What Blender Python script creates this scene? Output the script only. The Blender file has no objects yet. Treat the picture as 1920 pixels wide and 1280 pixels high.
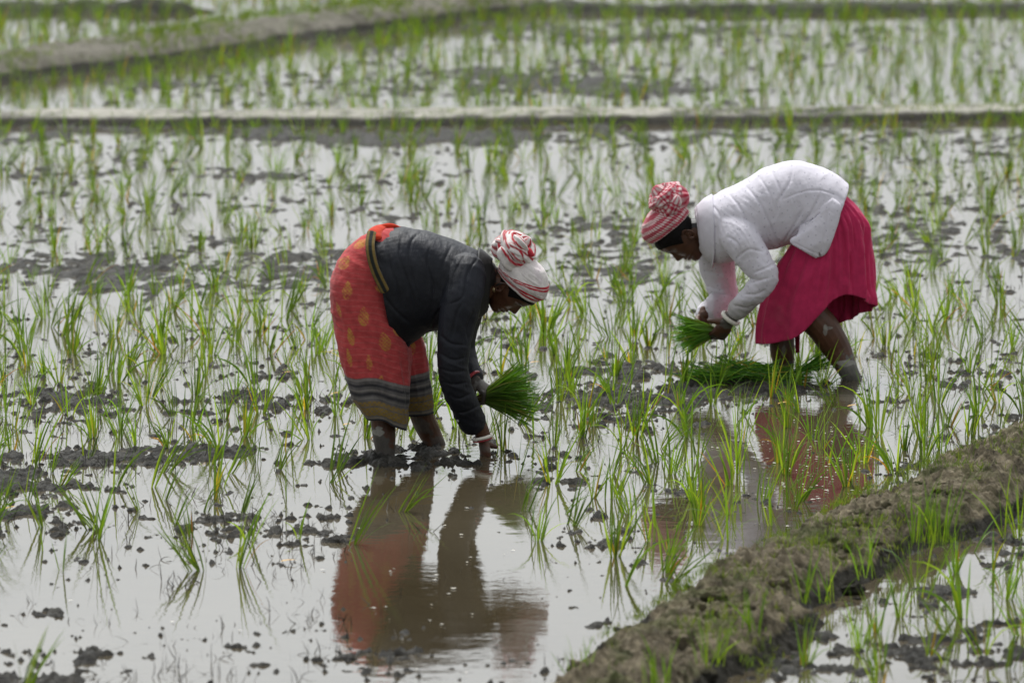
import bpy, math, random
import numpy as np
from mathutils import Vector, Matrix
random.seed(7); RNG = np.random.default_rng(11)
sc = bpy.context.scene
col = sc.collection

# ------------------------------------------------------------------ camera
FPX = 10667.0
CAM_H = 3.5
PITCH = math.atan(1440.0 / FPX)
cp, sp = math.cos(PITCH), math.sin(PITCH)
cam_data = bpy.data.cameras.new("camera")
cam_data.lens = 200.0; cam_data.sensor_width = 36.0
cam_data.clip_start = 0.5; cam_data.clip_end = 9000
cam = bpy.data.objects.new("camera", cam_data); col.objects.link(cam)
cam.location = (0, 0, CAM_H); cam.rotation_euler = (math.radians(90) - PITCH, 0, 0)
sc.camera = cam

def ray(px, py):
    a = (px - 960.0) / FPX; b = (640.0 - py) / FPX
    return (a, cp + b * sp, -sp + b * cp)
def G(px, py, z=0.0):
    d = ray(px, py); t = (z - CAM_H) / d[2]
    return np.array([d[0] * t, d[1] * t, z])
def P(px, py, Y):
    d = ray(px, py); t = Y / d[1]
    return np.array([d[0] * t, Y, CAM_H + d[2] * t])
def proj(X, Y, Z):
    dz = Z - CAM_H
    dep = Y * cp - dz * sp
    return 960 + FPX * X / dep, 640 - FPX * (Y * sp + dz * cp) / dep

# ------------------------------------------------------------------ noise
def _hash(ix, iy, iz):
    h = (ix * 374761393 + iy * 668265263 + iz * 2147483647 * 3 + 1442695) & 0xFFFFFFFF
    h = ((h ^ (h >> 13)) * 1274126177) & 0xFFFFFFFF
    h = ((h ^ (h >> 16)) * 2246822519) & 0xFFFFFFFF
    h = h ^ (h >> 15)
    return (h & 0xFFFF) / 32767.5 - 1.0
def vnoise(p):
    p = np.asarray(p, float)
    i = np.floor(p).astype(np.int64); f = p - i
    u = f * f * f * (f * (f * 6 - 15) + 10)
    r = 0
    for dx in (0, 1):
        wx = u[:, 0] if dx else 1 - u[:, 0]
        for dy in (0, 1):
            wy = u[:, 1] if dy else 1 - u[:, 1]
            for dz in (0, 1):
                wz = u[:, 2] if dz else 1 - u[:, 2]
                r = r + wx * wy * wz * _hash(i[:, 0] + dx, i[:, 1] + dy, i[:, 2] + dz)
    return r
def fbm(p, octs=4, gain=0.5):
    a, s, r, tot = 1.0, 1.0, 0, 0
    p = np.asarray(p, float)
    for k in range(octs):
        r = r + a * vnoise(p * s + k * 17.3); tot += a; a *= gain; s *= 2.03
    return r / tot
def ridge(p, octs=3):
    a, s, r, tot = 1.0, 1.0, 0, 0
    for k in range(octs):
        r = r + a * (1 - 2 * np.abs(vnoise(np.asarray(p) * s + k * 9.1))); tot += a; a *= .5; s *= 2.1
    return r / tot
def sstep(a, b, x):
    t = np.clip((x - a) / (b - a), 0, 1); return t * t * (3 - 2 * t)

# ------------------------------------------------------------------ materials
def new_mat(name):
    m = bpy.data.materials.new(name); m.use_nodes = True
    nt = m.node_tree; nt.nodes.clear()
    out = nt.nodes.new("ShaderNodeOutputMaterial")
    return m, nt, out
def N(nt, t, **kw):
    n = nt.nodes.new(t)
    for k, v in kw.items():
        if k in n.inputs.keys(): n.inputs[k].default_value = v
        else: setattr(n, k, v)
    return n
def L(nt, a, b): nt.links.new(a, b)
def noise_node(nt, scale, detail=4, rough=.55, stretch=None, coord="Object"):
    tc = N(nt, "ShaderNodeTexCoord")
    nz = N(nt, "ShaderNodeTexNoise"); nz.inputs["Scale"].default_value = scale
    nz.inputs["Detail"].default_value = detail; nz.inputs["Roughness"].default_value = rough
    if stretch:
        mp = N(nt, "ShaderNodeMapping"); mp.inputs["Scale"].default_value = stretch
        L(nt, tc.outputs[coord], mp.inputs["Vector"]); L(nt, mp.outputs[0], nz.inputs["Vector"])
    else:
        L(nt, tc.outputs[coord], nz.inputs["Vector"])
    return nz
def bump(nt, height, strength, dist, prev=None):
    b = N(nt, "ShaderNodeBump"); b.inputs["Strength"].default_value = strength; b.inputs["Distance"].default_value = dist
    L(nt, height, b.inputs["Height"])
    if prev is not None: L(nt, prev.outputs[0], b.inputs["Normal"])
    return b

def mat_attr(name, rough=.8, spec=.3, var=.15, nscale=60, bump_s=.3, bump_d=.002, bscale=250, sheen=0, weave=False, sat_noise=None, aniso=None):
    """surface whose colour is the mesh's own pattern attribute, broken up a little by noise"""
    m, nt, out = new_mat(name)
    at = N(nt, "ShaderNodeVertexColor"); at.layer_name = "Col"
    nz = noise_node(nt, nscale, 5, .6)
    mr = N(nt, "ShaderNodeMapRange"); mr.inputs["From Min"].default_value = .3; mr.inputs["From Max"].default_value = .7
    mr.inputs["To Min"].default_value = 1 - var; mr.inputs["To Max"].default_value = 1 + var
    L(nt, nz.outputs["Fac"], mr.inputs["Value"])
    mul = N(nt, "ShaderNodeVectorMath", operation="SCALE")
    L(nt, at.outputs["Color"], mul.inputs[0]); L(nt, mr.outputs[0], mul.inputs["Scale"])
    b = N(nt, "ShaderNodeBsdfPrincipled"); b.inputs["Roughness"].default_value = rough
    b.inputs["Specular IOR Level"].default_value = spec
    if sheen: 
        b.inputs["Sheen Weight"].default_value = sheen; b.inputs["Sheen Roughness"].default_value = .4
    L(nt, mul.outputs[0], b.inputs["Base Color"])
    b2 = bump(nt, noise_node(nt, bscale, 4, .65).outputs["Fac"], bump_s, bump_d)
    if aniso:
        b2 = bump(nt, noise_node(nt, aniso[0], 2, .5, stretch=aniso[1]).outputs["Fac"], .3, aniso[2], b2)
    L(nt, b2.outputs[0], b.inputs["Normal"])
    L(nt, b.outputs[0], out.inputs["Surface"])
    return m

def mat_leaf(name, trans=.45):
    m, nt, out = new_mat(name)
    at = N(nt, "ShaderNodeVertexColor"); at.layer_name = "Col"
    oi = N(nt, "ShaderNodeObjectInfo")
    mr = N(nt, "ShaderNodeMapRange"); mr.inputs["To Min"].default_value = .8; mr.inputs["To Max"].default_value = 1.2
    L(nt, oi.outputs["Random"], mr.inputs["Value"])
    mul = N(nt, "ShaderNodeVectorMath", operation="SCALE")
    L(nt, at.outputs["Color"], mul.inputs[0]); L(nt, mr.outputs[0], mul.inputs["Scale"])
    b = N(nt, "ShaderNodeBsdfPrincipled"); b.inputs["Roughness"].default_value = .5; b.inputs["Specular IOR Level"].default_value = .3
    L(nt, mul.outputs[0], b.inputs["Base Color"])
    t = N(nt, "ShaderNodeBsdfTranslucent")
    m2 = N(nt, "ShaderNodeVectorMath", operation="MULTIPLY"); m2.inputs[1].default_value = (1.6, 1.5, .7)
    L(nt, mul.outputs[0], m2.inputs[0]); L(nt, m2.outputs[0], t.inputs["Color"])
    mx = N(nt, "ShaderNodeMixShader"); mx.inputs[0].default_value = trans
    L(nt, b.outputs[0], mx.inputs[1]); L(nt, t.outputs[0], mx.inputs[2]); L(nt, mx.outputs[0], out.inputs["Surface"])
    return m

_r = lambda x, y: tuple(G(x, y)[:2])
RINGS = [(*_r(907, 853), .5, 1), (*_r(1598, 711), .7, 1), (*_r(1471, 702), .5, .7), (*_r(720, 852), .4, .6)]
def mat_water():
    m, nt, out = new_mat("muddy_water")
    b = N(nt, "ShaderNodeBsdfPrincipled")
    b.inputs["Roughness"].default_value = .02; b.inputs["IOR"].default_value = 1.66
    nz = noise_node(nt, .9, 5, .6, stretch=(1, .5, 1))
    cr = N(nt, "ShaderNodeValToRGB")
    cr.color_ramp.elements[0].position = .3; cr.color_ramp.elements[0].color = (.045, .035, .019, 1)
    cr.color_ramp.elements[1].position = .7; cr.color_ramp.elements[1].color = (.08, .066, .042, 1)
    L(nt, nz.outputs["Fac"], cr.inputs[0]); L(nt, cr.outputs[0], b.inputs["Base Color"])
    # ripples: calm patches and rippled patches
    n1 = noise_node(nt, 26, 3, .55, stretch=(1, 1.3, 1)); n2 = noise_node(nt, 5, 3, .5, stretch=(1, 1.4, 1))
    msk = noise_node(nt, .55, 3, .5)
    mr = N(nt, "ShaderNodeMapRange"); mr.inputs["From Min"].default_value = .42; mr.inputs["From Max"].default_value = .62
    mr.inputs["To Min"].default_value = .25; mr.inputs["To Max"].default_value = 1.0
    L(nt, msk.outputs["Fac"], mr.inputs["Value"])
    b1 = bump(nt, n2.outputs["Fac"], .35, .003)
    b2 = bump(nt, n1.outputs["Fac"], .5, .0014, b1)
    mm = N(nt, "ShaderNodeMath", operation="MULTIPLY"); mm.inputs[1].default_value = .38
    L(nt, mr.outputs[0], mm.inputs[0]); L(nt, mm.outputs[0], b2.inputs["Strength"])
        # rings spreading from legs and the working hand
    tc = N(nt, "ShaderNodeTexCoord"); hsum = None
    for (cx, cy, R, am) in RINGS:
        ds = N(nt, "ShaderNodeVectorMath", operation="DISTANCE"); ds.inputs[1].default_value = (cx, cy, 0); L(nt, tc.outputs["Object"], ds.inputs[0])
        k = N(nt, "ShaderNodeMath", operation="MULTIPLY"); k.inputs[1].default_value = 85; L(nt, ds.outputs["Value"], k.inputs[0])
        s_ = N(nt, "ShaderNodeMath", operation="SINE"); L(nt, k.outputs[0], s_.inputs[0])
        f = N(nt, "ShaderNodeMapRange"); f.inputs["From Min"].default_value = .04; f.inputs["From Max"].default_value = R; f.inputs["To Min"].default_value = am; f.inputs["To Max"].default_value = 0; L(nt, ds.outputs["Value"], f.inputs["Value"])
        mm_ = N(nt, "ShaderNodeMath", operation="MULTIPLY"); L(nt, s_.outputs[0], mm_.inputs[0]); L(nt, f.outputs[0], mm_.inputs[1])
        if hsum is None: hsum = mm_
        else:
            ad = N(nt, "ShaderNodeMath", operation="ADD"); L(nt, hsum.outputs[0], ad.inputs[0]); L(nt, mm_.outputs[0], ad.inputs[1]); hsum = ad
    b2 = bump(nt, hsum.outputs[0], .35, .0011, b2)
    L(nt, b2.outputs[0], b.inputs["Normal"])
    L(nt, b.outputs[0], out.inputs["Surface"])
    return m

def mat_mud(name, c0, c1, rough=(.35, .7), green=0, bs=1.0, wet=0):
    m, nt, out = new_mat(name)
    b = N(nt, "ShaderNodeBsdfPrincipled")
    nz = noise_node(nt, 14, 7, .68)
    cr = N(nt, "ShaderNodeValToRGB")
    cr.color_ramp.elements[0].position = .34; cr.color_ramp.elements[0].color = (*c0, 1)
    cr.color_ramp.elements[1].position = .68; cr.color_ramp.elements[1].color = (*c1, 1)
    L(nt, nz.outputs["Fac"], cr.inputs[0])
    colr = cr.outputs[0]
    if green:
        g = noise_node(nt, 3.2, 5, .65)
        gm = N(nt, "ShaderNodeMapRange"); gm.inputs["From Min"].default_value = .50; gm.inputs["From Max"].default_value = .62; gm.inputs["To Max"].default_value = green
        L(nt, g.outputs["Fac"], gm.inputs["Value"])
        mx = N(nt, "ShaderNodeMixRGB"); mx.inputs[2].default_value = (.075, .105, .018, 1)
        L(nt, gm.outputs[0], mx.inputs[0]); L(nt, colr, mx.inputs[1]); colr = mx.outputs[0]
    if wet:   # damp dark foot of the bank, up to a ragged line
        tc = N(nt, "ShaderNodeTexCoord"); sx = N(nt, "ShaderNodeSeparateXYZ"); L(nt, tc.outputs["Object"], sx.inputs[0])
        wn = noise_node(nt, 6, 4, .6); ad = N(nt, "ShaderNodeMath", operation="MULTIPLY_ADD"); ad.inputs[1].default_value = -.06; 
        L(nt, wn.outputs["Fac"], ad.inputs[0]); L(nt, sx.outputs["Z"], ad.inputs[2])
        wm = N(nt, "ShaderNodeMapRange"); wm.inputs["From Min"].default_value = wet - .035; wm.inputs["From Max"].default_value = wet - .02
        L(nt, ad.outputs[0], wm.inputs["Value"])
        wx = N(nt, "ShaderNodeMixRGB"); wx.inputs[1].default_value = (.035, .032, .024, 1); L(nt, wm.outputs[0], wx.inputs[0]); L(nt, colr, wx.inputs[2]); colr = wx.outputs[0]
    L(nt, colr, b.inputs["Base Color"]); b.inputs["Specular IOR Level"].default_value = .2
    rr = N(nt, "ShaderNodeMapRange"); rr.inputs["To Min"].default_value = rough[0]; rr.inputs["To Max"].default_value = rough[1]
    L(nt, noise_node(nt, 30, 4).outputs["Fac"], rr.inputs["Value"]); L(nt, rr.outputs[0], b.inputs["Roughness"])
    b1 = bump(nt, noise_node(nt, 45, 6, .7).outputs["Fac"], 1.0 * bs, .035)
    b2 = bump(nt, noise_node(nt, 160, 4, .7).outputs["Fac"], .7 * bs, .006, b1)
    L(nt, b2.outputs[0], b.inputs["Normal"])
    L(nt, b.outputs[0], out.inputs["Surface"])
    return m

def mat_plain(name, c, rough=.5, metal=0, spec=.5):
    m, nt, out = new_mat(name)
    b = N(nt, "ShaderNodeBsdfPrincipled"); b.inputs["Roughness"].default_value = rough
    b.inputs["Metallic"].default_value = metal; b.inputs["Specular IOR Level"].default_value = spec
    nz = noise_node(nt, 90, 4); cr = N(nt, "ShaderNodeValToRGB")
    cr.color_ramp.elements[0].color = (*[x * .75 for x in c], 1); cr.color_ramp.elements[1].color = (*[min(1, x * 1.2) for x in c], 1)
    L(nt, nz.outputs["Fac"], cr.inputs[0]); L(nt, cr.outputs[0], b.inputs["Base Color"])
    L(nt, b.outputs[0], out.inputs["Surface"]); return m

M_WATER = mat_water()
M_MUD = mat_mud("wet_mud", (.010, .009, .007), (.088, .083, .070), (.34, .75))
M_BUND = mat_mud("bund_earth", (.05, .041, .026), (.36, .305, .205), (.75, .95), green=.55, wet=.05)
M_BUND_DRY = mat_mud("dry_bund_earth", (.20, .19, .16), (.40, .385, .33), (.55, .9), green=.1, bs=.4, wet=.05)
M_BUND_FAR = mat_mud("far_bund_earth", (.12, .11, .085), (.30, .28, .23), (.7, .95), green=.35, wet=.06)
M_BUND_DARK = mat_mud("dark_bund_earth", (.03, .03, .025), (.08, .08, .06), (.7, .95), green=.5)
M_LEAF = mat_leaf("rice_leaf", .45)
M_LEAF_DARK = mat_leaf("bundle_leaf", .25)
M_TWIG = mat_plain("rotting_stalks", (.045, .038, .028), .7)

# ------------------------------------------------------------------ object helpers
def mk(name, V, F, mat, parent=None, colors=None, smooth=True):
    me = bpy.data.meshes.new(name)
    V = np.asarray(V, float)
    if isinstance(F, np.ndarray):
        me.vertices.add(len(V)); me.vertices.foreach_set("co", V.ravel())
        k = F.shape[1]
        me.loops.add(F.size); me.loops.foreach_set("vertex_index", F.ravel().astype(np.int32))
        me.polygons.add(len(F)); me.polygons.foreach_set("loop_start", np.arange(0, F.size, k, dtype=np.int32))
        me.polygons.foreach_set("loop_total", np.full(len(F), k, dtype=np.int32))
        me.update(calc_edges=True)
    else:
        me.from_pydata(V.tolist(), [], F); me.update()
    me.validate()
    if colors is not None: set_col(me, colors)
    if smooth: me.polygons.foreach_set("use_smooth", np.ones(len(me.polygons), dtype=bool))
    if mat: me.materials.append(mat)
    o = bpy.data.objects.new(name, me); col.objects.link(o)
    if parent is not None: o.parent = parent; o.matrix_parent_inverse = parent.matrix_world.inverted()
    return o
def set_col(me, C):
    a = me.color_attributes.get("Col") or me.color_attributes.new("Col", 'FLOAT_COLOR', 'POINT')
    C = np.asarray(C, float); C4 = np.ones((len(C), 4)); C4[:, :3] = C
    a.data.foreach_set("color", C4.ravel())
def coords(me):
    v = np.empty(len(me.vertices) * 3); me.vertices.foreach_get("co", v); return v.reshape(-1, 3)
def normals(me):
    v = np.empty(len(me.vertices) * 3); me.vertices.foreach_get("normal", v); return v.reshape(-1, 3)
def tag(o, label, cat, group=None, kind=None):
    if label: o["label"] = label
    if cat: o["category"] = cat
    if group: o["group"] = group
    if kind: o["kind"] = kind
    return o
def struct(o): o["kind"] = "structure"; return o
def empty(name, loc):
    o = bpy.data.objects.new(name, None); col.objects.link(o); o.location = loc
    o.empty_display_size = .1
    bpy.context.view_layer.update()
    return o
def grid_faces(nr, nc, wrap=False):
    i = np.arange(nr - 1)[:, None]; j = np.arange(nc if wrap else nc - 1)[None, :]
    j2 = (j + 1) % nc
    return np.stack([i * nc + j, i * nc + j2, (i + 1) * nc + j2, (i + 1) * nc + j], -1).reshape(-1, 4)
class Geo:
    def __init__(s): s.V = []; s.F = []; s.C = []; s.n = 0
    def add(s, V, F, C=None):
        V = np.asarray(V, float); s.V.append(V)
        s.F += (np.asarray(F) + s.n).tolist() if isinstance(F, np.ndarray) else [[i + s.n for i in f] for f in F]
        if C is not None: s.C.append(np.broadcast_to(np.asarray(C, float), (len(V), 3)))
        s.n += len(V)
    def build(s, name, mat, parent=None, smooth=True):
        return mk(name, np.concatenate(s.V), s.F, mat, parent, np.concatenate(s.C) if s.C else None, smooth)

# ------------------------------------------------------------------ sky and sun
SUN_EL, SUN_AZ = 60.0, -12.0
sd = Vector((math.sin(math.radians(SUN_AZ)) * math.cos(math.radians(SUN_EL)), math.cos(math.radians(SUN_AZ)) * math.cos(math.radians(SUN_EL)), math.sin(math.radians(SUN_EL))))
w = bpy.data.worlds.new("World"); sc.world = w; w.use_nodes = True
nt = w.node_tree; nt.nodes.clear()
wo = N(nt, "ShaderNodeOutputWorld"); bg = N(nt, "ShaderNodeBackground"); bg.inputs["Strength"].default_value = .10
sky = N(nt, "ShaderNodeTexSky"); sky.sky_type = 'NISHITA'; sky.sun_disc = False
sky.sun_elevation = math.radians(SUN_EL); sky.sun_rotation = math.radians(SUN_AZ)
sky.air_density = 1.6; sky.dust_density = 4.0; sky.ozone_density = 1.0
hs = N(nt, "ShaderNodeHueSaturation"); hs.inputs["Saturation"].default_value = .04
L(nt, sky.outputs[0], hs.inputs["Color"]); tn = N(nt, "ShaderNodeVectorMath", operation="MULTIPLY"); tn.inputs[1].default_value = (.97, 1.0, 1.02)
L(nt, hs.outputs[0], tn.inputs[0]); # soft unevenness of the overcast
cn = noise_node(nt, 2.2, 4, .5, stretch=(1, 1, 3.5), coord="Generated")
cm = N(nt, "ShaderNodeMapRange"); cm.inputs["From Min"].default_value = .3; cm.inputs["From Max"].default_value = .7; cm.inputs["To Min"].default_value = .82; cm.inputs["To Max"].default_value = 1.14
L(nt, cn.outputs["Fac"], cm.inputs["Value"]); ts = N(nt, "ShaderNodeVectorMath", operation="SCALE"); L(nt, tn.outputs[0], ts.inputs[0]); L(nt, cm.outputs[0], ts.inputs["Scale"])
L(nt, ts.outputs[0], bg.inputs["Color"]); L(nt, bg.outputs[0], wo.inputs["Surface"])
sl = bpy.data.lights.new("sun", 'SUN'); sl.energy = 1.5; sl.angle = math.radians(11); sl.color = (1, .975, .94)
so = bpy.data.objects.new("sun", sl); col.objects.link(so); so.rotation_euler = sd.to_track_quat('Z', 'Y').to_euler(); so.location = sd * 60
sc.view_settings.view_transform = 'Standard'; sc.view_settings.look = 'None'; sc.view_settings.gamma = 1
sc.view_settings.exposure = 0.90
cam_data.dof.use_dof = True; cam_data.dof.aperture_fstop = 3.8; cam_data.dof.focus_distance = 22.9
sc.cycles.use_denoising = True
sc.cycles.max_bounces = 6; sc.cycles.transparent_max_bounces = 4
# ================================================================== SETTING
YL = float(G(770, 845)[1])          # distance of the woman in the dark shirt
YR = float(G(1530, 703)[1])         # distance of the woman in the white shirt

# ---- ground and water sheets reaching the horizon
def disc(name, r, z, mat):
    n = 96; V = [(0, 30, z)] + [(r * math.cos(a), 30 + r * math.sin(a), z) for a in np.linspace(0, 2 * math.pi, n, endpoint=False)]
    return struct(mk(name, V, [[0, 1 + i, 1 + (i + 1) % n] for i in range(n)], mat, smooth=False))
disc("ground", 6000, -.25, M_MUD)
disc("water", 5990, 0.0, M_WATER)

# ---- bunds as centre lines on the ground
def gl(pts): return np.array([G(x, y)[:2] for x, y in pts])
def extend(L_, a, b):
    d0 = L_[0] - L_[1]; d0 /= np.linalg.norm(d0); d1 = L_[-1] - L_[-2]; d1 /= np.linalg.norm(d1)
    return np.vstack([L_[0] + d0 * a, L_, L_[-1] + d1 * b])
B_NEAR = extend(gl([(1230, 1262), (1420, 1130), (1560, 1058), (1720, 968), (1860, 910), (1920, 888)]), 4, 6)
B_MID = extend(gl([(0, 228), (480, 229), (960, 226), (1300, 224), (1920, 217)]), 6, 6)
B_DIAG = extend(gl([(0, 142), (250, 112), (500, 72), (750, 38), (950, 14)]), 5, .6)
B_FARR = extend(gl([(930, 20), (1400, 22), (1920, 20)]), .3, 8)
B_FARL = extend(gl([(-20, 22), (250, 22), (480, 22)]), 6, 0)
def dist_line(xy, line):
    best = np.full(len(xy), 1e9); side = np.zeros(len(xy)); along = np.zeros(len(xy)); acc = 0
    for a, b in zip(line[:-1], line[1:]):
        d = b - a; l = np.linalg.norm(d); t = np.clip(((xy - a) @ d) / l**2, 0, 1)
        q = xy - (a + t[:, None] * d); dd = np.linalg.norm(q, axis=1); s = np.sign(d[0] * q[:, 1] - d[1] * q[:, 0])
        m = dd < best; best[m] = dd[m]; side[m] = s[m]; along[m] = acc + t[m] * l; acc += l
    return best, side, along
def resample(line, step):
    seg = np.linalg.norm(np.diff(line, axis=0), axis=1); s = np.concatenate([[0], np.cumsum(seg)])
    n = int(s[-1] / step) + 1; t = np.linspace(0, s[-1], n)
    # smooth the line a little
    q = np.stack([np.interp(t, s, line[:, k]) for k in range(2)], 1)
    k = max(1, int(.35 / step))
    for _ in range(3):
        pad = np.vstack([np.repeat(q[:1], k, 0), q, np.repeat(q[-1:], k, 0)])
        q = np.stack([np.convolve(pad[:, c], np.ones(2 * k + 1) / (2 * k + 1), 'valid') for c in range(2)], 1)
    return q
def bund(name, line, half, h, step, mat, flat=.45, rough=.02, lump=9, seed=0, wob=.06):
    q = resample(line, step); t = np.gradient(q, axis=0); t /= np.linalg.norm(t, axis=1)[:, None]
    nrm = np.stack([-t[:, 1], t[:, 0]], 1)
    nc = int(2 * half * 1.25 / step) + 1; u = np.linspace(-1.25, 1.25, nc)
    xy = q[:, None, :] + nrm[:, None, :] * (u * half)[None, :, None]
    flat_xy = xy.reshape(-1, 2)
    p3 = np.concatenate([flat_xy, np.full((len(flat_xy), 1), seed)], 1)
    U = np.broadcast_to(u, (len(q), nc)).ravel()
    Ue = np.abs(U + wob * 4 * fbm(p3 * np.array([1.2, 1.2, 1]), 3) )
    prof = 1 - sstep(flat, 1.0, Ue)
    al = np.repeat(np.arange(len(q)) * step, nc); prof = prof * sstep(0, .8, al) * sstep(0, .8, al.max() - al)
    z = h * prof * (1 + .25 * fbm(p3 * np.array([1.5, 1.5, 1]) + 5, 3)) - .03
    fine = np.concatenate([flat_xy * lump * 4.2, np.full((len(flat_xy), 1), seed + 2.)], 1)
    z += rough * .28 * ridge(fine, 2) * sstep(.02, .3, prof)
    z += rough * .5 * fbm(p3 * np.array([lump * .4, lump * .4, 1]) + 11, 2) * prof
    z += (rough * fbm(p3 * np.array([lump, lump, 1]) + 3, 5, .62) + rough * .5 * ridge(p3 * np.array([lump * 1.7, lump * 1.7, 1]), 3)) * (.25 + .75 * prof)
    V = np.concatenate([flat_xy, z[:, None]], 1)
    o = struct(mk(name, V, grid_faces(len(q), nc), mat)); return o, q
def hb(px, py0, py1):  # ground half width between two picture rows
    return abs(G(px, py0)[1] - G(px, py1)[1]) / 2
bund("near_earth_bund", B_NEAR, .315, .125, .011, M_BUND, .32, .055, 12, 1, .14)
bund("middle_earth_bund", B_MID, .36, .085, .03, M_BUND_DRY, .72, .008, 4, 2, .03)
bund("diagonal_earth_bund", B_DIAG, .50, .15, .04, M_BUND_FAR, .4, .04, 5, 3, .05)
bund("far_earth_bund", B_FARR, .32, .08, .04, M_BUND_DARK, .5, .03, 5, 4)
bund("distant_earth_bund", B_FARL, .24, .09, .04, M_BUND_DARK, .3, .06, 4, 5, .15)

# ---- mud flats showing above the water
MUD_SPOTS = [ # px, py, rx, ry, amount
 (250, 500, 420, 50, .38), (700, 520, 500, 45, .36), (1150, 470, 260, 60, .42), (1760, 430, 260, 70, .45), (1500, 420, 300, 40, .35),
 (300, 250, 500, 25, .42), (900, 255, 500, 25, .42), (1500, 255, 500, 20, .35),
 (250, 858, 200, 16, .8), (60, 905, 140, 20, .6), (420, 845, 90, 14, .6), (740, 860, 120, 22, .7), (840, 825, 80, 20, .5), (640, 868, 70, 12, .5),
 (60, 960, 120, 20, .3), (610, 1005, 60, 14, .7), (330, 770, 240, 40, .35), (130, 745, 140, 30, .4), (620, 800, 60, 20, .2),
 (90, 1150, 55, 10, .75), (170, 1235, 40, 18, .75), (60, 1275, 110, 14, .9), (510, 930, 45, 9, .6), (130, 1000, 40, 8, .5),
 (1250, 740, 220, 30, .6), (1080, 700, 160, 30, .4), (1420, 720, 120, 16, .6), (1190, 690, 90, 16, .5), (960, 640, 120, 30, .3),
 (1010, 850, 120, 20, .2), (1230, 1080, 60, 14, .3), (1170, 1020, 50, 8, .5),(1160,995,40,7,.5),
 (400, 330, 420, 12, .3), (800, 400, 300, 20, .25), (1750, 290, 200, 40, .2), (1080, 545, 160, 20, .45),
 (950, 150, 420, 30, .6), (300, 160, 250, 20, .45), (1250, 60, 450, 25, .45), (1100,170,150,16,.5),
 (1640, 1235, 300, 50, .38), (1500, 1200, 60, 20, .4), (1780, 1110, 60, 10, .7), (1850, 1050, 90, 16, .3), (1420, 1260, 150, 30, .5),(1880,1010,80,12,.5),
 (1660, 880, 60, 14, .35), (1720, 800, 200, 20, .15), (1610, 705, 40, 8, .4),
]
def mud_amount(xy):
    px, py = proj(xy[:, 0], xy[:, 1], 0)
    a = np.zeros(len(xy))
    for cx, cy, rx, ry, am in MUD_SPOTS:
        a += am * np.exp(-(((px - cx) / rx)**2 + ((py - cy) / ry)**2))
    # clear water in front of the women where they are mirrored
    for cx, cy, rx, ry, am in [(820, 1060, 190, 130, .7), (1500, 900, 160, 90, .35), (400, 1100, 500, 60, .3)]:
        a -= am * np.exp(-(((px - cx) / rx)**2 + ((py - cy) / ry)**2))
    return a
def mud_height(xy):
    n = np.concatenate([xy * np.array([2.0, 1.3]), np.full((len(xy), 1), 2.2)], 1)
    m = np.concatenate([xy * np.array([9., 7.]), np.full((len(xy), 1), 4.2)], 1)
    m2 = np.concatenate([xy * np.array([30., 24.]), np.full((len(xy), 1), 7.2)], 1)
    base = .36 * fbm(n, 3) + .55 * fbm(m, 4, .65) + .5 * fbm(m2, 4, .65)
    z = .085 * (base + .58 * np.minimum(mud_amount(xy), .95) - .40)
    fl = np.concatenate([xy * np.array([13., 9.]), np.full((len(xy), 1), 21.)], 1)
    z = np.maximum(z, .05 * (.6 * fbm(fl, 2) + .5 * fbm(fl * 3.1, 3, .6) + .42 * np.minimum(mud_amount(xy), .8) - .54))
    z = np.where(z > 0, .017 * (1 - np.exp(-z / .026)), z)
    k = np.concatenate([xy * 38, np.full((len(xy), 1), 1.)], 1)
    z += (.014 * fbm(k, 3, .7) + .012 * ridge(k * .5, 2)) * sstep(-.012, .008, z)
    return z
def mud_patch(name, y0, y1, dx, dy):
    xw = 0.105 * y1 + .5
    xs = np.arange(-xw, xw, dx); ys = np.arange(y0, y1 + dy * .5, dy)
    X, Y = np.meshgrid(xs, ys); xy = np.stack([X.ravel(), Y.ravel()], 1)
    z = mud_height(xy); F = grid_faces(len(ys), len(xs))
    keep = (z[F].max(1) > -.004); F = F[keep]
    used = np.unique(F); mp = np.full(len(z), -1); mp[used] = np.arange(len(used))
    V = np.concatenate([xy, z[:, None]], 1)[used]
    return struct(mk(name, V, mp[F], M_MUD))
mud_patch("mud_flat", 17.2, 27.0, .010, .014)
mud_patch("mud_flat_beyond", 27.0, 49.0, .03, .045)
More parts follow.
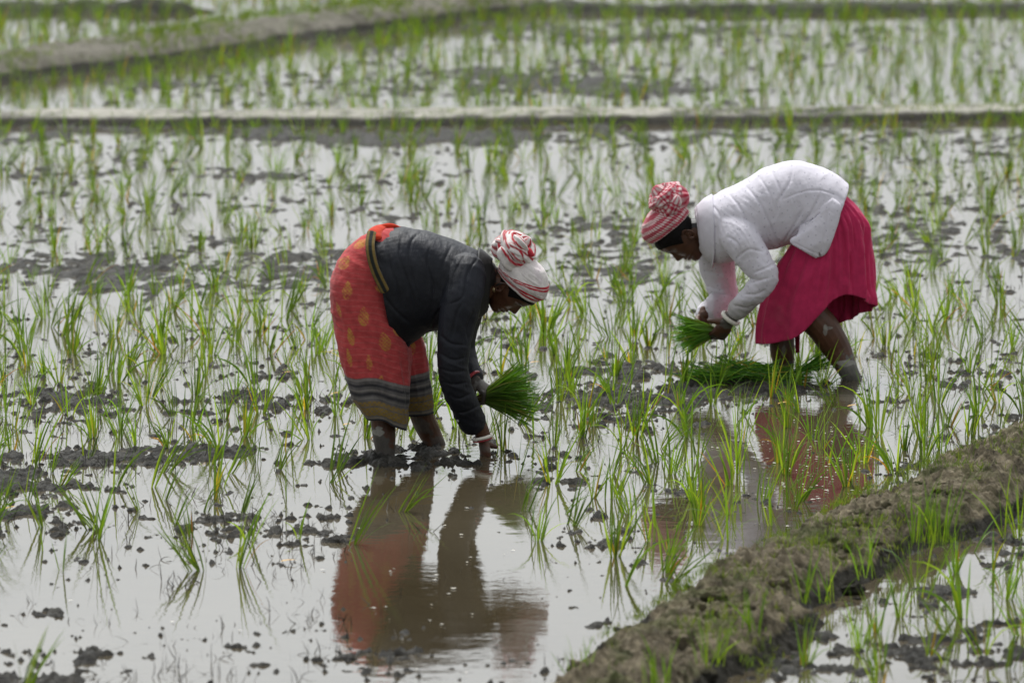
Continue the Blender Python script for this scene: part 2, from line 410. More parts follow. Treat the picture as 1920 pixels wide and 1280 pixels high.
# ================================================================== PLANTS
GREENS = [(.095, .21, .020), (.13, .265, .026), (.08, .18, .026), (.17, .30, .03), (.065, .15, .024)]
YEL = [(.45, .32, .03), (.40, .20, .03), (.30, .28, .04)]
def blade(g, base, az, th0, k, Ln, wd, c0, c1, nseg=6, twist=None):
    s = np.linspace(0, 1, nseg + 1)
    th = th0 + k * s**1.6
    ds = Ln / nseg
    r = np.concatenate([[0], np.cumsum(np.sin((th[1:] + th[:-1]) / 2) * ds)]); z = np.concatenate([[0], np.cumsum(np.cos((th[1:] + th[:-1]) / 2) * ds)])
    c, s_ = math.cos(az), math.sin(az)
    cen = np.stack([base[0] + r * c, base[1] + r * s_, base[2] + z], 1)
    tw = (twist if twist is not None else random.uniform(0, math.pi))
    sidev = np.array([-s_, c, 0]); up = np.stack([-np.cos(th) * c, -np.cos(th) * s_, np.sin(th)], 1)
    sd_ = math.cos(tw) * sidev[None] + math.sin(tw) * up
    wp = wd * .5 * np.clip(np.minimum(.45 + s * 2.2, 1.0) * (1 - s**2.2), 0.0, 1)
    nrm = -math.sin(tw) * sidev[None] + math.cos(tw) * up
    Lf = cen + sd_ * wp[:, None] + nrm * (wp * .35)[:, None]; Rt = cen - sd_ * wp[:, None] + nrm * (wp * .35)[:, None]
    n = nseg + 1
    V = np.concatenate([Lf[:-1], cen[:-1], Rt[:-1], cen[-1:]]); m = n - 1
    F = []
    for i in range(m - 1):
        F.append([i, m + i, m + i + 1, i + 1]); F.append([m + i, 2 * m + i, 2 * m + i + 1, m + i + 1])
    F.append([m - 1, 2 * m - 1, 3 * m]); F.append([2 * m - 1, 3 * m - 1, 3 * m])
    sc_ = np.concatenate([s[:-1]] * 3 + [[1.0]])[:, None]
    C = np.array(c0)[None] * (1 - sc_) + np.array(c1)[None] * sc_
    g.add(V, F, C)

# ================================================================== PEOPLE
def unit(v): v = np.asarray(v, float); return v / (np.linalg.norm(v) + 1e-12)
def cr_interp(A, n):
    """Catmull-Rom through the rows of A, n samples"""
    A = np.asarray(A, float); m = len(A)
    T = np.linspace(0, m - 1, n); i = np.clip(np.floor(T).astype(int), 0, m - 2); f = (T - i)[:, None]
    Pd = np.vstack([2 * A[0] - A[1], A, 2 * A[-1] - A[-2]])
    p0, p1, p2, p3 = Pd[i], Pd[i + 1], Pd[i + 2], Pd[i + 3]
    return .5 * ((2 * p1) + (-p0 + p2) * f + (2 * p0 - 5 * p1 + 4 * p2 - p3) * f**2 + (-p0 + 3 * p1 - 3 * p2 + p3) * f**3)
def tube_grid(pts, rad, n=14, per=6, flat=None):
    """rounded tube along pts; rad per point (or (ra, rb) per point with flat = direction of rb)"""
    pts = np.asarray(pts, float); rad = np.asarray(rad, float)
    if rad.ndim == 1: rad = np.stack([rad, rad], 1)
    m = (len(pts) - 1) * per + 1
    Q = cr_interp(pts, m); R = np.maximum(cr_interp(rad, m), 1e-4)
    t = np.gradient(Q, axis=0); t /= np.linalg.norm(t, axis=1)[:, None] + 1e-12
    # rounded ends
    a = np.array([1.0, .8, .45])[:, None]
    def cap(c, tt, r, s):
        return [(c + s * tt * r.min() * k, r * math.sqrt(max(1 - k * k, .004))) for k in (.5, .85, .98)]
    st = cap(Q[0], t[0], R[0], -1)[::-1]; en = cap(Q[-1], t[-1], R[-1], 1)
    Q = np.vstack([[c for c, _ in st], Q, [c for c, _ in en]]); R = np.vstack([[r for _, r in st], R, [r for _, r in en]])
    t = np.vstack([[t[0]] * 3, t, [t[-1]] * 3])
    ref = np.asarray(flat, float) if flat is not None else (np.array([0, 1.0, 0]) if abs(t[3][1]) < .9 else np.array([1.0, 0, 0]))
    u = np.empty_like(t)
    for i in range(len(t)):
        u[i] = unit(ref - t[i] * np.dot(ref, t[i])); ref = u[i] if flat is None else ref
    v = np.cross(t, u)
    a = np.linspace(0, 2 * math.pi, n, endpoint=False)
    return Q[:, None] + u[:, None] * (np.cos(a)[None, :, None] * R[:, 1][:, None, None]) + v[:, None] * (np.sin(a)[None, :, None] * R[:, 0][:, None, None])
def add_grid(g, Gd, close=True, C=None):
    nr, nc = Gd.shape[:2]
    F = grid_faces(nr, nc, True).tolist()
    if close: F += [list(range(nc))[::-1], list(range((nr - 1) * nc, nr * nc))]
    g.add(Gd.reshape(-1, 3), F, C)
def add_tube(g, pts, rad, n=14, per=6, flat=None, C=None): add_grid(g, tube_grid(pts, rad, n, per, flat), True, C)
def section_grid(secs, n, m, Y0, ex=2.0):
    """loft through (ax, ay, bx, by, yc, w): picture-side silhouette points A and B, depth centre and half depth"""
    R = []
    for (ax, ay, bx, by, yc, w) in secs:
        A = P(ax, ay, Y0 + yc); B = P(bx, by, Y0 + yc)
        R.append(np.concatenate([A, B, [w]]))
    R = cr_interp(R, m)
    A, B, w = R[:, :3], R[:, 3:6], R[:, 6]
    c = (A + B) / 2; u = (A - B) / 2
    a = np.linspace(0, 2 * math.pi, n, endpoint=False)
    ca, sa = np.cos(a), np.sin(a)
    e = 2.0 / ex
    ca2 = np.sign(ca) * np.abs(ca)**e; sa2 = np.sign(sa) * np.abs(sa)**e
    vY = np.array([0, 1.0, 0])
    return c[:, None] + u[:, None] * ca2[None, :, None] + vY[None, None] * (sa2[None, :, None] * w[:, None, None])
def cap_grid(Gd, inset=0):
    """close a loft smoothly at both ends by shrinking rings (rounded cloth edge turned inwards)"""
    def ends(a, b, ks):
        c = a.mean(0); d = unit(a.mean(0) - b.mean(0)); out = []
        for k, s in ks: out.append(c + (a - c) * s + d * k)
        return out
    if inset: ks = [(.004, .985), (.002, .95), (-.02, .90)]
    else: ks = [(.008, .97), (.014, .85), (.018, .5)]
    return np.stack(ends(Gd[0], Gd[1], ks)[::-1] + list(Gd) + ends(Gd[-1], Gd[-2], ks))
def remesh(g, name, voxel, smooth=4, parent=None, mat=None):
    o = g.build(name, None)
    md = o.modifiers.new("r", 'REMESH'); md.mode = 'VOXEL'; md.voxel_size = voxel; md.adaptivity = 0
    if smooth:
        ms = o.modifiers.new("s", 'SMOOTH'); ms.factor = .5; ms.iterations = smooth
    dg = bpy.context.evaluated_depsgraph_get()
    me = bpy.data.meshes.new_from_object(o.evaluated_get(dg))
    old = o.data; bpy.data.objects.remove(o); bpy.data.meshes.remove(old)
    me.name = name; me.materials.clear()
    if mat: me.materials.append(mat)
    me.polygons.foreach_set("use_smooth", np.ones(len(me.polygons), dtype=bool))
    o = bpy.data.objects.new(name, me); col.objects.link(o)
    if parent is not None: o.parent = parent; o.matrix_parent_inverse = parent.matrix_world.inverted()
    return o
def crease_strokes(v, n, strokes, Y0, side=-1):
    """cloth folds along drawn lines: a sharp valley with a soft ridge beside it; only on the side facing the camera and its turning edges"""
    px, py = proj(v[:, 0], v[:, 1], v[:, 2]); out = np.zeros(len(v))
    for (pts, w, dep) in strokes:
        pts = np.asarray(pts, float); k = cr_interp(pts, 24)
        d, sgn, al = dist_line(np.stack([px, py], 1), k); t = al / (al.max() + 1e-9)
        ends = sstep(0, .22, t) * sstep(1, .72, t)
        sd_ = d * sgn
        w = w * .55; out += .5 * dep * ends * (-np.exp(-(sd_ / w)**2) + .28 * np.exp(-((sd_ - 2.4 * w) / (2.2 * w))**2))
    return out * sstep(.45, -.1, n[:, 1])
def crop(l, k, ox, oy): return [(ox + x / k, oy + y / k) for x, y in l]
def displace(o, fn):
    me = o.data; v = coords(me); n = normals(me); v2 = v + n * fn(v, n)[:, None]
    me.vertices.foreach_set("co", v2.ravel()); me.update(); return v2

# ---- head in its own frame: x forward, y left, z up, origin mid skull
HZ = np.array([-.122, -.116, -.104, -.092, -.084, -.076, -.069, -.062, -.053, -.042, -.025, 0, .022, .05, .075, .093, .103, .107])
HF = np.array([.052, .072, .083, .081, .078, .086, .0815, .088, .082, .080, .080, .077, .086, .086, .072, .045, .018, .002])
HB = np.array([.030, .012, -.008, -.022, -.03, -.038, -.044, -.05, -.056, -.064, -.076, -.089, -.096, -.099, -.086, -.058, -.028, -.004])
HW = np.array([.012, .026, .037, .045, .049, .052, .054, .056, .058, .061, .066, .070, .072, .073, .064, .044, .020, .002])
def head_grid(off=0.0, nz=110, na=96, zmin=-.122, zmax=.107, face=True):
    z = np.linspace(zmin, zmax, nz); f = np.interp(z, HZ, HF) + off; b = np.interp(z, HZ, HB) - off; w = np.interp(z, HZ, HW) + off
    k = np.ones(3) / 3
    sm = lambda q: np.concatenate([q[:1], np.convolve(q, k, 'valid'), q[-1:]])
    f, b, w = sm(f), sm(b), sm(w)
    a = np.linspace(0, 2 * math.pi, na, endpoint=False)
    c = np.cos(a)[None]; s = np.sin(a)[None]
    cx = ((f + b) / 2)[:, None] - (.006)  # widest a little behind the middle
    fx = np.where(c > 0, (f[:, None] - cx) * np.abs(c)**.92, -(cx - b[:, None]) * np.abs(c)**.95)
    X = cx + fx; Y = w[:, None] * np.sign(s) * np.abs(s)**.9; Z = np.broadcast_to(z[:, None], X.shape).copy()
    if face:
        fr = (c > 0)
        gz = lambda m, sg: np.exp(-((Z - m) / sg)**2)
        gy = lambda m, sg: np.exp(-((np.abs(Y) - m) / sg)**2)
        zz = z
        nose = np.interp(zz, [-.053, -.047, -.042, -.036, -.030, -.015, .0, .012, .022], [0, .010, .020, .027, .026, .018, .010, .005, 0])[:, None]
        sig = np.interp(zz, [-.05, -.038, -.02, .01], [.0145, .013, .009, .008])[:, None]
        X = X + fr * nose * np.exp(-(Y / sig)**2)
        X = X + fr * .004 * gz(-.043, .006) * gy(.014, .006)                       # nostril wings
        X = X - fr * .011 * gz(.0, .011) * gy(.031, .015)                           # sockets
        X = X + fr * .0075 * gz(-.001, .0075) * gy(.031, .012)                       # closed lids
        X = X + fr * .003 * gz(.016, .006) * gy(.03, .018)                          # brow ridge
        X = X - fr * .006 * gz(-.069, .0022) * np.exp(-(Y / .022)**2)               # mouth line
        lip = np.exp(-(Y / .020)**2)
        X = X + fr * .004 * (gz(-.062, .005) + gz(-.076, .005)) * lip
        X = X - fr * .004 * gz(-.069, .03) * gy(.034, .012)
        Y = Y * (1 + .04 * gz(-.028, .018) * fr)
    return np.stack([X, Y, Z], -1)
def add_ear(g, M, side, scale=1):
    pts = []
    for t in np.linspace(-2.3, 2.4, 9):
        pts.append((-.024 - .017 * math.cos(t + .25) * .9, side * (.0755 + .008 * max(0, math.cos(t))), -.026 + .027 * -math.sin(t + .25)))
    X = [M(p) for p in pts]
    add_tube(g, X, np.array([.0045] * 8 + [.0065]) * scale, 8, 3)
    add_tube(g, [M((-.016, side * .068, -.036)), M((-.024, side * .072, -.026)), M((-.030, side * .073, -.012))], np.array([(.004, .010)] * 3) * scale, 10, 3, flat=M((1, 0, 0)) - M((0, 0, 0)))
def head_frame(center, up, fwd, roll=0, scale=1.0):
    up = unit(up); fwd = unit(np.asarray(fwd) - up * np.dot(up, fwd)); left = np.cross(up, fwd)
    if roll:  # turn crown about the forward axis
        c, s = math.cos(roll), math.sin(roll); up, left = c * up + s * left, c * left - s * up
    B = np.stack([fwd, left, up], 1) * scale
    c0 = np.asarray(center, float)
    return lambda p: np.asarray(p, float) @ B.T + c0, (lambda q: (np.asarray(q) - c0) @ np.linalg.inv(B).T)

def hand_into(g, W, d, nrm, thumb, curl=(.5, .6, .5), spread=.06, scale=1.0, tcurl=.5, start=.0):
    """palm and five fingers: W wrist, d pointing direction, nrm the way the palm faces, thumb direction"""
    W = np.asarray(W, float); d = unit(d); nrm = unit(np.asarray(nrm) - d * np.dot(d, nrm)); s = unit(np.asarray(thumb) - d * np.dot(d, thumb) - nrm * np.dot(nrm, thumb))
    k = scale
    add_tube(g, [W - d * .02 * k, W + d * .02 * k, W + d * .055 * k, W + d * .085 * k], np.array([(.022, .019), (.030, .0165), (.038, .0150), (.036, .0115)]) * k, 16, 5, flat=nrm)
    for i, (o, ln, r) in enumerate([(.029, .070, .0092), (.010, .078, .0096), (-.0095, .072, .0090), (-.0275, .056, .0080)]):
        p = W + d * (.082 - .004 * abs(i - 1)) * k + s * o * k; ang = start; pts = [p - d * .02 * k, p]; dr = unit(d + s * spread * (1.3 - i))
        for j, (fr, cu) in enumerate(zip((.46, .30, .24), curl)):
            ang += cu * (1 + .08 * i); v = dr * math.cos(ang) + nrm * math.sin(ang); p = p + v * ln * fr * k; pts.append(p)
        add_tube(g, pts, np.array([r, r * 1.04, r, r * .93, r * .78]) * k, 10, 4)
    p = W + d * .022 * k + s * .026 * k; pts = [W + d * .012 * k + s * .010 * k, p]; ang = tcurl * .3
    for fr, cu in ((.040, tcurl * .5), (.030, tcurl)):
        ang += cu; v = unit(d * .75 + s * .65 * math.cos(ang) + nrm * (.35 + math.sin(ang))); p = p + v * fr * k; pts.append(p)
    add_tube(g, pts, np.array([.015, .0135, .0115, .0085]) * k, 10, 4)

def ring(name, c, axis, R, r, mat, parent, ry=1.0):
    ax = unit(axis); u = unit(np.cross(ax, [0, 1, .01])); v = np.cross(ax, u)
    a = np.linspace(0, 2 * math.pi, 48, endpoint=False); b = np.linspace(0, 2 * math.pi, 10, endpoint=False)
    V = []
    for t in a:
        q = u * math.cos(t) + v * math.sin(t) * ry
        for s in b: V.append(np.asarray(c) + q * R + unit(q) * r * math.cos(s) + ax * r * 1.3 * math.sin(s))
    i = np.arange(48)[:, None]; j = np.arange(10)[None]
    F = np.stack([i * 10 + j, ((i + 1) % 48) * 10 + j, ((i + 1) % 48) * 10 + (j + 1) % 10, i * 10 + (j + 1) % 10], -1).reshape(-1, 4)
    return mk(name, V, F, mat, parent)

M_SKIN = mat_attr("skin", rough=.48, spec=.4, var=.14, nscale=45, bump_s=.2, bump_d=.0015, bscale=400)
M_SARI = mat_attr("sari_cotton", rough=.9, spec=.1, var=.16, nscale=35, bump_s=.45, bump_d=.002, bscale=330, sheen=.15, aniso=(14, (1, 1, 4), .012))
M_SKIRT = mat_attr("skirt_cotton", rough=.85, spec=.15, var=.12, nscale=25, bump_s=.4, bump_d=.0015, bscale=330, sheen=.15)
M_BLACK = mat_attr("dark_shirt_cotton", rough=.6, spec=.3, var=.25, nscale=10, bump_s=.15, bump_d=.0010, bscale=500, sheen=0, aniso=(16, (3.2, 1.3, 1), .016))
M_WHITE = mat_attr("white_shirt_cotton", rough=.8, spec=.2, var=.07, nscale=9, bump_s=.12, bump_d=.0010, bscale=500, sheen=0, aniso=(13, (2.2, 1.3, 1.2), .016))
M_SCARF = mat_attr("scarf_cotton", rough=.92, spec=.1, var=.10, nscale=70, bump_s=.5, bump_d=.002, bscale=300, sheen=.2)
M_HAIR = mat_plain("black_hair", (.007, .006, .006), .55, spec=.12)
M_SHELL = mat_plain("white_bangle", (.72, .68, .60), .35)
M_RED = mat_plain("red_bangle", (.30, .02, .03), .3)
M_GOLD = mat_plain("gold_earring", (.75, .62, .38), .3, 1.0)
M_STRING = mat_plain("dark_string", (.03, .025, .02), .7)
M_PEARL = mat_plain("shirt_button", (.25, .25, .26), .4)
SKIN = np.array([.078, .032, .017]); MUDC = np.array([.15, .145, .13]); MUDD = np.array([.045, .04, .034])

def color_skin(o, spots, base=SKIN):
    v = coords(o.data); n1 = fbm(v * 22, 4); n2 = fbm(v * 60 + 5, 3)
    C = base[None] * (1 + .25 * n1 + .12 * n2)[:, None]
    for (c, r, colr, am) in spots:
        dd = np.linalg.norm((v - np.asarray(c)) / np.asarray(r), axis=1) + .8 * n1 + .35 * n2
        m = am * sstep(1.05, .8, dd); C = C * (1 - m[:, None]) + np.asarray(colr)[None] * m[:, None] * (1 + .3 * n2)[:, None]
    return C
def head_colors(o, C, inv):
    h = inv(coords(o.data)); x, y, z = h.T
    brow = np.exp(-((z - (.017 - .10 * (np.abs(y) - .03)**2 * 10)) / .0045)**2) * np.exp(-((np.abs(y) - .032) / .019)**4) * (x > .05) * (np.abs(z) < .05)
    lash = np.exp(-((z + .0065) / .002)**2) * np.exp(-((np.abs(y) - .031) / .013)**4) * (x > .05)
    lip = np.exp(-((z + .069) / .0095)**2) * np.exp(-(y / .024)**4) * (x > .06)
    m = np.clip(brow + lash, 0, 1)[:, None]; C = C * (1 - .85 * m) + .85 * m * np.array([.008, .006, .006])
    l = np.clip(lip, 0, 1)[:, None]; C = C * (1 - .6 * l) + .6 * l * np.array([.10, .03, .027])
    return C

# ------------------------------------------------------------------ woman in the dark shirt
WL = empty("person", (P(760, 845, YL)[0], YL, 0))
tag(WL, "woman bent double in black long-sleeved shirt and orange-red patterned sari, planting seedlings with one hand", "person", "women planting rice")
pl = lambda x, y, dy=0: P(x, y, YL + dy)
lfoot = G(720, 852)[1] - YL; lfoot2 = G(816, 833)[1] - YL; lhand = G(907, 853)[1] - YL
HL, HLi = head_frame(pl(965, 538, 0), (.95, 0, .31), (.31, 0, -.95), roll=-.30)
HEADOFF = 0
g = Geo()
# trunk
add_tube(g, [pl(690, 520), pl(770, 530), pl(850, 525), pl(890, 522)], [.13, .115, .125, .10], 18)
add_tube(g, [pl(885, 515), pl(915, 522), HL((-.02, 0, -.03))], [.075, .056, .056], 16)
# near leg, far leg
add_tube(g, [pl(700, 560, -.09), pl(712, 680, -.09), pl(716, 765, lfoot * .8), pl(720, 815, lfoot * .9), pl(723, 850, lfoot), pl(724, 880, lfoot)], [.075, .055, .050, .047, .038, .036], 16)
add_tube(g, [pl(715, 900, lfoot), pl(750, 910, lfoot - .03), pl(785, 915, lfoot - .05)], [.04, .035, .025], 12)
add_tube(g, [pl(720, 560, .09), pl(772, 690, .13), pl(790, 775, lfoot2 * .8), pl(804, 808, lfoot2), pl(818, 834, lfoot2), pl(824, 860, lfoot2)], [.085, .062, .049, .046, .038, .036], 16)
add_tube(g, [pl(820, 880, lfoot2), pl(850, 890, lfoot2), pl(880, 895, lfoot2)], [.04, .035, .025], 12)
# near arm down into the water
add_tube(g, [pl(870, 525, -.11), pl(850, 690, -.2), pl(886, 775, lhand - .03), pl(902, 806, lhand - .005), pl(906, 818, lhand)], [.04, .040, .036, .032, .030], 14)
hand_into(g, pl(905, 815, lhand), pl(912, 860, lhand) - pl(905, 815, lhand), (.75, .3, -.3), (-.3, .9, 0), curl=(.3, .3, .3), scale=1.12, tcurl=1.0)
# far arm to the bundle
FW = pl(889, 712, .13); FG = pl(903, 744, .12)
add_tube(g, [pl(880, 540, .18), pl(862, 650, .24), pl(882, 700, .16), FW], [.05, .042, .034, .028], 14)
hand_into(g, FW, pl(915, 735, .10) - FW, (-.35, .45, -.75), (.2, -.9, .3), curl=(.95, .9, .6), scale=1.0, tcurl=1.0, start=.15)
# head
hg = head_grid(); add_grid(g, HL(hg.reshape(-1, 3)).reshape(hg.shape))
add_ear(g, HL, -1); add_ear(g, HL, 1)
body = remesh(g, "body", .0026, 2, WL, M_SKIN)
spots = [(pl(716, 836, lfoot), (.07, .2, .10), MUDC * .55, .85), (pl(714, 808, lfoot), (.03, .2, .014), MUDC * 1.9, .95), (pl(712, 800, lfoot), (.02, .2, .008), MUDC * 1.9, .9),
         (pl(790, 795, lfoot2), (.05, .2, .035), MUDC * .6, .7), (pl(820, 830, lfoot2), (.06, .2, .03), MUDC * .45, .6),
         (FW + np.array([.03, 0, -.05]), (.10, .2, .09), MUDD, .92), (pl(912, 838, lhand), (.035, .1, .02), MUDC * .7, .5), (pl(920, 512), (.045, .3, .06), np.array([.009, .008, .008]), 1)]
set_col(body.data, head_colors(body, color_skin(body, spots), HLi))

# shirt
g = Geo()
tors = [(702, 436, 742, 655, .0, .208), (740, 427, 766, 646, 0, .195), (790, 431, 800, 624, 0, .175), (832, 444, 828, 616, 0, .18), (870, 459, 856, 604, 0, .185), (900, 473, 886, 592, 0, .16), (914, 484, 903, 585, 0, .105), (921, 494, 914, 576, 0, .075)]
add_grid(g, cap_grid(section_grid(tors, 64, 60, YL, 2.2), inset=1))
add_tube(g, [pl(872, 515, -.11), pl(866, 560, -.17), pl(857, 610, -.19), pl(849, 680, -.2), pl(856, 722, -.19), pl(872, 762, lhand - .05), pl(886, 790, lhand - .02)], [.088, .083, .074, .063, .061, .057, .055], 24, 6)
add_tube(g, [pl(878, 520, .1), pl(872, 570, .17), pl(860, 640, .23), pl(869, 680, .21), pl(884, 705, .16)], [.085, .08, .07, .062, .052], 22, 6)
# corner of the hem hanging at the front
add_grid(g, cap_grid(section_grid([(735, 590, 775, 600, -.06, .06), (745, 625, 778, 622, -.06, .05), (756, 647, 772, 640, -.06, .03), (760, 653, 766, 650, -.06, .015)], 24, 16, YL)))
shirt = remesh(g, "shirt", .003, 6, WL, M_BLACK)
def folds_l(v, n):
    q = v - np.array([0, YL, 0])
    elbow = np.exp(-((v[:, 0] - pl(849, 700, 0)[0]) / .09)**2 - ((v[:, 2] - pl(849, 700, 0)[2]) / .14)**2)
    cuff = np.exp(-np.linalg.norm((v - pl(880, 775, lhand)) / np.array([.1, .2, .08]), axis=1)**2)
    sl = np.stack([q[:, 0] * 5, q[:, 1] * 6, q[:, 2] * 22 + q[:, 0] * 9], 1)
    ac = np.stack([q[:, 0] * 11 - q[:, 2] * 3, q[:, 1] * 4, q[:, 2] * 3.5], 1)
    di = np.stack([q[:, 0] * 8 + q[:, 2] * 8, q[:, 1] * 5, q[:, 2] * 3 - q[:, 0] * 3], 1)
    body_ = 1 - np.clip(elbow + cuff, 0, 1)
    return .005 * ridge(sl, 2) * np.clip(elbow * .9 + cuff * .8, 0, 1) + body_ * (.007 * fbm(ac * .9, 2) + .004 * fbm(di * 2, 2)) + .0012 * fbm(q * 30, 3) + crease_strokes(v, n, ST_L, YL)
ST_L = [(crop(p, 2.666, 590, 400), w, d) for p, w, d in [
 ([(545, 85), (490, 130), (473, 210), (490, 330), (520, 430)], 5, .0075), ([(575, 150), (562, 250), (590, 360), (596, 470)], 4, .009), ([(835, 195), (765, 300), (738, 420), (640, 465)], 4, .008),
 ([(745, 430), (705, 520), (680, 650)], 5, .008), ([(645, 455), (600, 520), (580, 600)], 5, .008), ([(800, 480), (765, 580), (772, 650)], 5, .010), ([(355, 120), (375, 250), (420, 400), (440, 580)], 5, .008),
 ([(440, 95), (425, 210), (465, 340), (530, 540)], 5, .009), ([(690, 150), (640, 260), (640, 380)], 5, .007), ([(760, 190), (700, 300), (660, 420)], 4, .006), ([(340, 400), (400, 480), (500, 570)], 5, .008),
 ([(608, 690), (690, 732), (770, 715)], 5, .0075), ([(604, 770), (690, 792), (765, 785)], 5, .0075), ([(622, 835), (700, 855), (775, 840)], 5, .0075), ([(655, 895), (720, 925), (795, 890)], 5, .0075), ([(690, 1000), (760, 990), (835, 950)], 4, .008), ([(620, 600), (680, 650), (770, 660)], 5, .009),
]]
v = displace(shirt, folds_l)
n3 = fbm(v * 7, 3)
C = np.array([.0075, .0086, .0135])[None] * (1 + .35 * n3[:, None])
dust = sstep(-.1, .5, n3) * .6; C = C + dust[:, None] * np.array([.005, .006, .009])
set_col(shirt.data, C)
# collar band and cuff button
cg = section_grid([(896, 466, 888, 598, 0, .150), (910, 476, 902, 591, 0, .112), (922, 487, 913, 580, 0, .086)], 48, 10, YL, 2.1)
cl = mk("collar", cg.reshape(-1, 3), grid_faces(10, 48, True), M_BLACK, shirt, np.full((480, 3), .013)); 
md = cl.modifiers.new("t", 'SOLIDIFY'); md.thickness = .006
b = pl(858, 789, lhand - .085); g = Geo(); add_tube(g, [b, b + np.array([0, .006, 0])], [.006, .006], 12, 1); g.build("button", M_PEARL, shirt)

# sari: hip and near leg, with the far leg's cloth inside the fold
def sari_colors(Gd, hem_a, v_len, motifs, Y0, near=True):
    nr, nc = Gd.shape[:2]; v = Gd.reshape(-1, 3)
    seg = np.linalg.norm(np.diff(Gd, axis=0), axis=2); dist = np.zeros((nr, nc)); dist[:-1] = np.cumsum(seg[::-1], 0)[::-1]
    dh = dist.ravel()
    nz = fbm(v * 6, 3); n2 = fbm(v * 40, 3)
    C = np.array([.41, .058, .06])[None] * (1 + .22 * nz + .12 * n2)[:, None]
    # worn, orange-red tones
    o_ = sstep(.0, .6, nz)[:, None] * .35; C = C * (1 - o_) + o_ * np.array([.40, .06, .05])
    ph = dh / .024 + (v[:, 0] - v[0, 0]) * 3.5 + .35 * nz
    st = sstep(.40, .48, np.abs((ph % 1) - .5)) * (.5 + .5 * sstep(-.4, .3, n2)) * .36
    C = C * (1 - st[:, None]) + st[:, None] * np.array([.42, .17, .15])
    px, py = proj(v[:, 0], v[:, 1], v[:, 2])
    for (mx, my, mw, mh, tilt) in motifs:
        a = math.radians(tilt); X = (px - mx); Y = (py - my)
        u = (X * math.cos(a) + Y * math.sin(a)) / mw; t = (-X * math.sin(a) + Y * math.cos(a)) / mh
        rad = np.hypot(u * (1 + .9 * np.clip(-t, 0, 1)), t)
        m = sstep(1.0, .82, rad) * (.62 + .7 * n2 + .25 * np.sign(np.sin(v[:, 0] * 420) * np.sin(v[:, 2] * 420))) * .9
        m = np.clip(m * (1 - .35 * (sstep(.5, .6, rad) * sstep(.75, .65, rad))), 0, 1)
        C = C * (1 - m[:, None]) + m[:, None] * np.array([.44, .23, .05])
    # border
    B = .18
    ib = sstep(B + .003, B - .003, dh)
    f = dh / B
    base = np.array([.10, .093, .092])[None] * (1 + .3 * n2)[:, None]
    for lo, hi, colr, am in [(.93, .99, (.22, .20, .19), .6), (.80, .86, (.03, .03, .034), .85), (.70, .74, (.23, .21, .19), .5), (.60, .67, (.03, .03, .034), .85), (.53, .56, (.2, .19, .17), .5),
                             (.36, .47, (.20, .13, .035), .8), (.13, .33, (.19, .125, .03), .85), (0, .04, (.02, .02, .022), 1), (.06, .10, (.2, .17, .12), .6)]:
        m = (sstep(lo - .01, lo + .01, f) * sstep(hi + .01, hi - .01, f) * am)
        if lo in (.36, .13): m = m * (.55 + .6 * (np.sin(v[:, 0] * 330) * np.sin(dh * 330) > -.1))
        m = np.clip(m, 0, 1); base = base * (1 - m[:, None]) + m[:, None] * np.asarray(colr)
    C = C * (1 - ib[:, None]) + base * ib[:, None]
    return np.clip(C, .003, 1)
near = [(738, 427, 768, 540, .0, .13), (706, 431, 760, 590, 0, .165), (660, 458, 760, 625, 0, .185), (630, 498, 765, 645, -.01, .19), (619, 542, 768, 660, -.02, .19), (622, 592, 768, 678, -.03, .18), (632, 645, 766, 705, -.06, .16), (646, 695, 764, 735, -.09, .135), (659, 738, 762, 768, -.11, .12), (684, 773, 757, 797, -.125, .105)]
Gn = section_grid(near, 240, 260, YL, 2.25)
def soften(Gd, fn):
    nr, nc = Gd.shape[:2]
    du = np.roll(Gd, -1, 1) - np.roll(Gd, 1, 1); dv = np.gradient(Gd, axis=0); n = np.cross(du, dv); n /= np.linalg.norm(n, axis=2)[:, :, None] + 1e-9
    c = Gd.mean(1, keepdims=True); s = np.sign((n * (Gd - c)).sum(2).mean()); n *= s
    return Gd + n * fn(Gd.reshape(-1, 3)).reshape(nr, nc)[:, :, None]
def folds_sari(v):
    q = v - np.array([0, YL, 0]); down = sstep(.75, .2, v[:, 2])
    vert = np.stack([q[:, 0] * 16 + q[:, 2] * 2.5, q[:, 1] * 13, q[:, 2] * 1.5], 1)
    tens = np.stack([q[:, 0] * 4, q[:, 1] * 4, q[:, 2] * 15 + q[:, 0] * 7], 1)
    return .011 * down * ridge(vert, 2) + .005 * ridge(tens, 2) + .002 * fbm(q * 35, 2)
Gn = soften(Gn, folds_sari)
# hem of the near leg: drops to a point at the front
aa = np.linspace(0, 2 * math.pi, 240, endpoint=False); hemf = sstep(.55, 1, -np.cos(aa)); wv = sstep(.7, 1.0, np.linspace(0, 1, 260))
Gn[:, :, 2] -= (hemf[None] * wv[:, None]) * .02 + wv[:, None] * .006 * np.sin(aa * 5)[None]
k = 1 / 2.666; mo = [(150, 245), (163, 385), (245, 515), (350, 640), (180, 615), (172, 720), (272, 745), (325, 850), (300, 285), (318, 375), (120, 480), (410, 580), (235, 150)]
tl = [35, 5, 0, -12, -12, -12, -5, 15, -45, -50, -15, -20, 60]; ws = [11, 10.5, 11.5, 12.5, 7, 5, 6, 9, 9, 6, 4, 8, 8]; hs_ = [16, 19, 20, 20, 19, 20, 17, 17, 14, 9, 17, 15, 18]
motifs = [(590 + x * k, 400 + y * k, w_, h_, t_) for (x, y), w_, h_, t_ in zip(mo, ws, hs_, tl)]
sari = mk("sari", Gn.reshape(-1, 3), grid_faces(260, 240, True), M_SARI, WL, sari_colors(Gn, None, 0, motifs, YL))
md = sari.modifiers.new("t", 'SOLIDIFY'); md.thickness = .003; md.offset = -1
